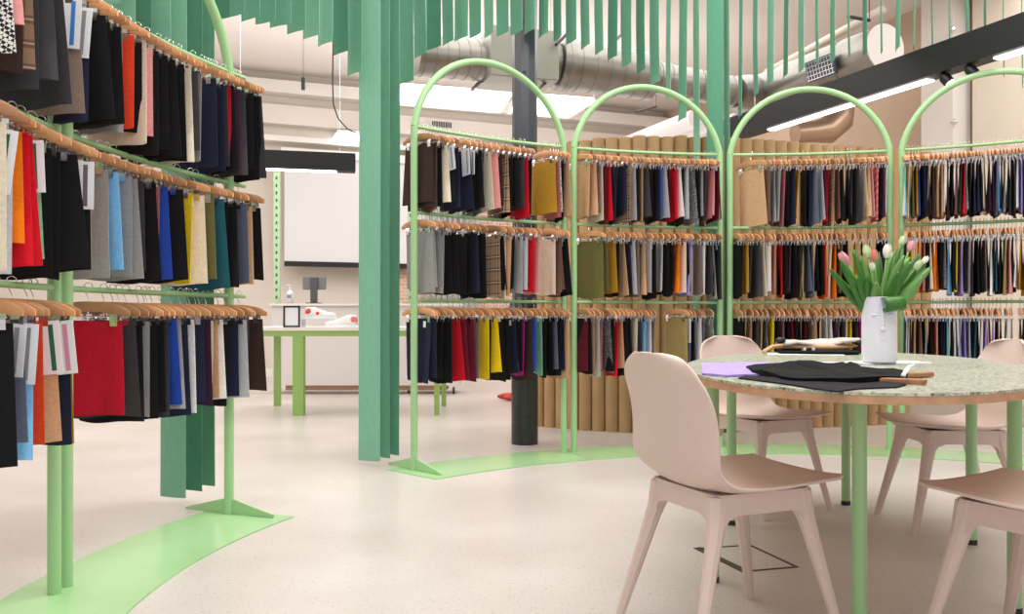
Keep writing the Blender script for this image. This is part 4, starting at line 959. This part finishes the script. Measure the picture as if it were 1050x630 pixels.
# ------------------------------------------------------------- person behind the column
def skin_person(loc, rz):
    r = empty('person', loc, rz); tag(r, 'person in blue jeans and red shoes, mostly hidden behind the dark column', 'person')
    me = bpy.data.meshes.new('body'); J = {}
    def a(n_, p, rad): J[n_] = len(J); V_.append(p); R_.append(rad)
    V_, R_, E_ = [], [], []
    a('pel', (0, 0, .95), (.15, .11)); a('waist', (0, 0, 1.10), (.13, .095)); a('chest', (0, 0, 1.30), (.16, .11)); a('neck', (0, 0, 1.45), (.055, .055)); a('head0', (0, -.01, 1.53), (.07, .08)); a('head1', (0, -.01, 1.66), (.07, .085))
    for s, n_ in ((-1, 'l'), (1, 'r')):
        a(n_+'hip', (s*.09, 0, .88), (.09, .09)); a(n_+'knee', (s*.10, -.03*s, .50), (.06, .06)); a(n_+'ank', (s*.10, -.06*s, .10), (.04, .04)); a(n_+'toe', (s*.11, -.06*s-.14, .035), (.035, .028))
        a(n_+'sh', (s*.18, 0, 1.38), (.055, .055)); a(n_+'el', (s*.23, .02, 1.10), (.04, .04)); a(n_+'wr', (s*.22, -.12, .92), (.027, .027)); a(n_+'ha', (s*.21, -.18, .88), (.03, .018))
        E_ += [('pel', n_+'hip'), (n_+'hip', n_+'knee'), (n_+'knee', n_+'ank'), (n_+'ank', n_+'toe'), ('chest', n_+'sh'), (n_+'sh', n_+'el'), (n_+'el', n_+'wr'), (n_+'wr', n_+'ha')]
        for k in range(5):
            a(n_+'f%d' % k, (s*(.21+(k-2)*.012), -.22-.004*(2-abs(k-2)), .845), (.007, .007)); E_.append((n_+'ha', n_+'f%d' % k))
    E_ += [('pel', 'waist'), ('waist', 'chest'), ('chest', 'neck'), ('neck', 'head0'), ('head0', 'head1')]
    me.from_pydata(V_, [(J[p], J[q_]) for p, q_ in E_], []); o = bpy.data.objects.new('body', me); COL.objects.link(o); o.parent = r
    m_ = o.modifiers.new('skin', 'SKIN')
    for i, rr in enumerate(R_): me.skin_vertices[0].data[i].radius = rr
    me.skin_vertices[0].data[0].use_root = True
    o.modifiers.new('sub', 'SUBSURF').levels = 2; o.modifiers['sub'].render_levels = 2
    m2 = bpy.data.materials.new('person_clothes'); m2.use_nodes = True; nt = m2.node_tree; b = nt.nodes['Principled BSDF']; b.inputs['Roughness'].default_value = .8
    tc = nt.nodes.new('ShaderNodeTexCoord'); sp = nt.nodes.new('ShaderNodeSeparateXYZ'); rp_ = nt.nodes.new('ShaderNodeValToRGB'); dv_ = nt.nodes.new('ShaderNodeMath'); dv_.operation = 'DIVIDE'; dv_.inputs[1].default_value = 1.8
    nt.links.new(tc.outputs['Object'], sp.inputs[0]); nt.links.new(sp.outputs[2], dv_.inputs[0]); nt.links.new(dv_.outputs[0], rp_.inputs[0]); nt.links.new(rp_.outputs[0], b.inputs['Base Color'])
    e = rp_.color_ramp.elements; rp_.color_ramp.interpolation = 'CONSTANT'; e[0].position = 0; e[0].color = (*lin(150, 40, 40), 1); e[1].position = .05; e[1].color = (*lin(226, 214, 206), 1)
    for p, c_ in ((.10, (104, 124, 150)), (.56, (40, 40, 46)), (.80, (214, 170, 148))): x = e.new(p); x.color = (*lin(*c_), 1)
    me.materials.append(m2)
    MB().ell((0, .015, 1.66), (.088, .105, .10)).build('hair', mat('hair_dark', lin(52, 38, 32), .7), r, True)
    f_ = MB(); f_.ell((0, -.10, 1.60), (.012, .018, .02)); f_.build('nose', mat('skin_tone', lin(214, 170, 148), .6), r, True)
    for s in (-1, 1):
        MB().ell((s*.03, -.085, 1.625), (.012, .008, .007)).build('eye', PAPER, r, True)
        MB().ell((s*.10, -.14, .035), (.045, .13, .035)).build('shoe', REDM, r, True)
px_ = fl(537, 410)
skin_person((px_[0], px_[1], 0), radians(-70))
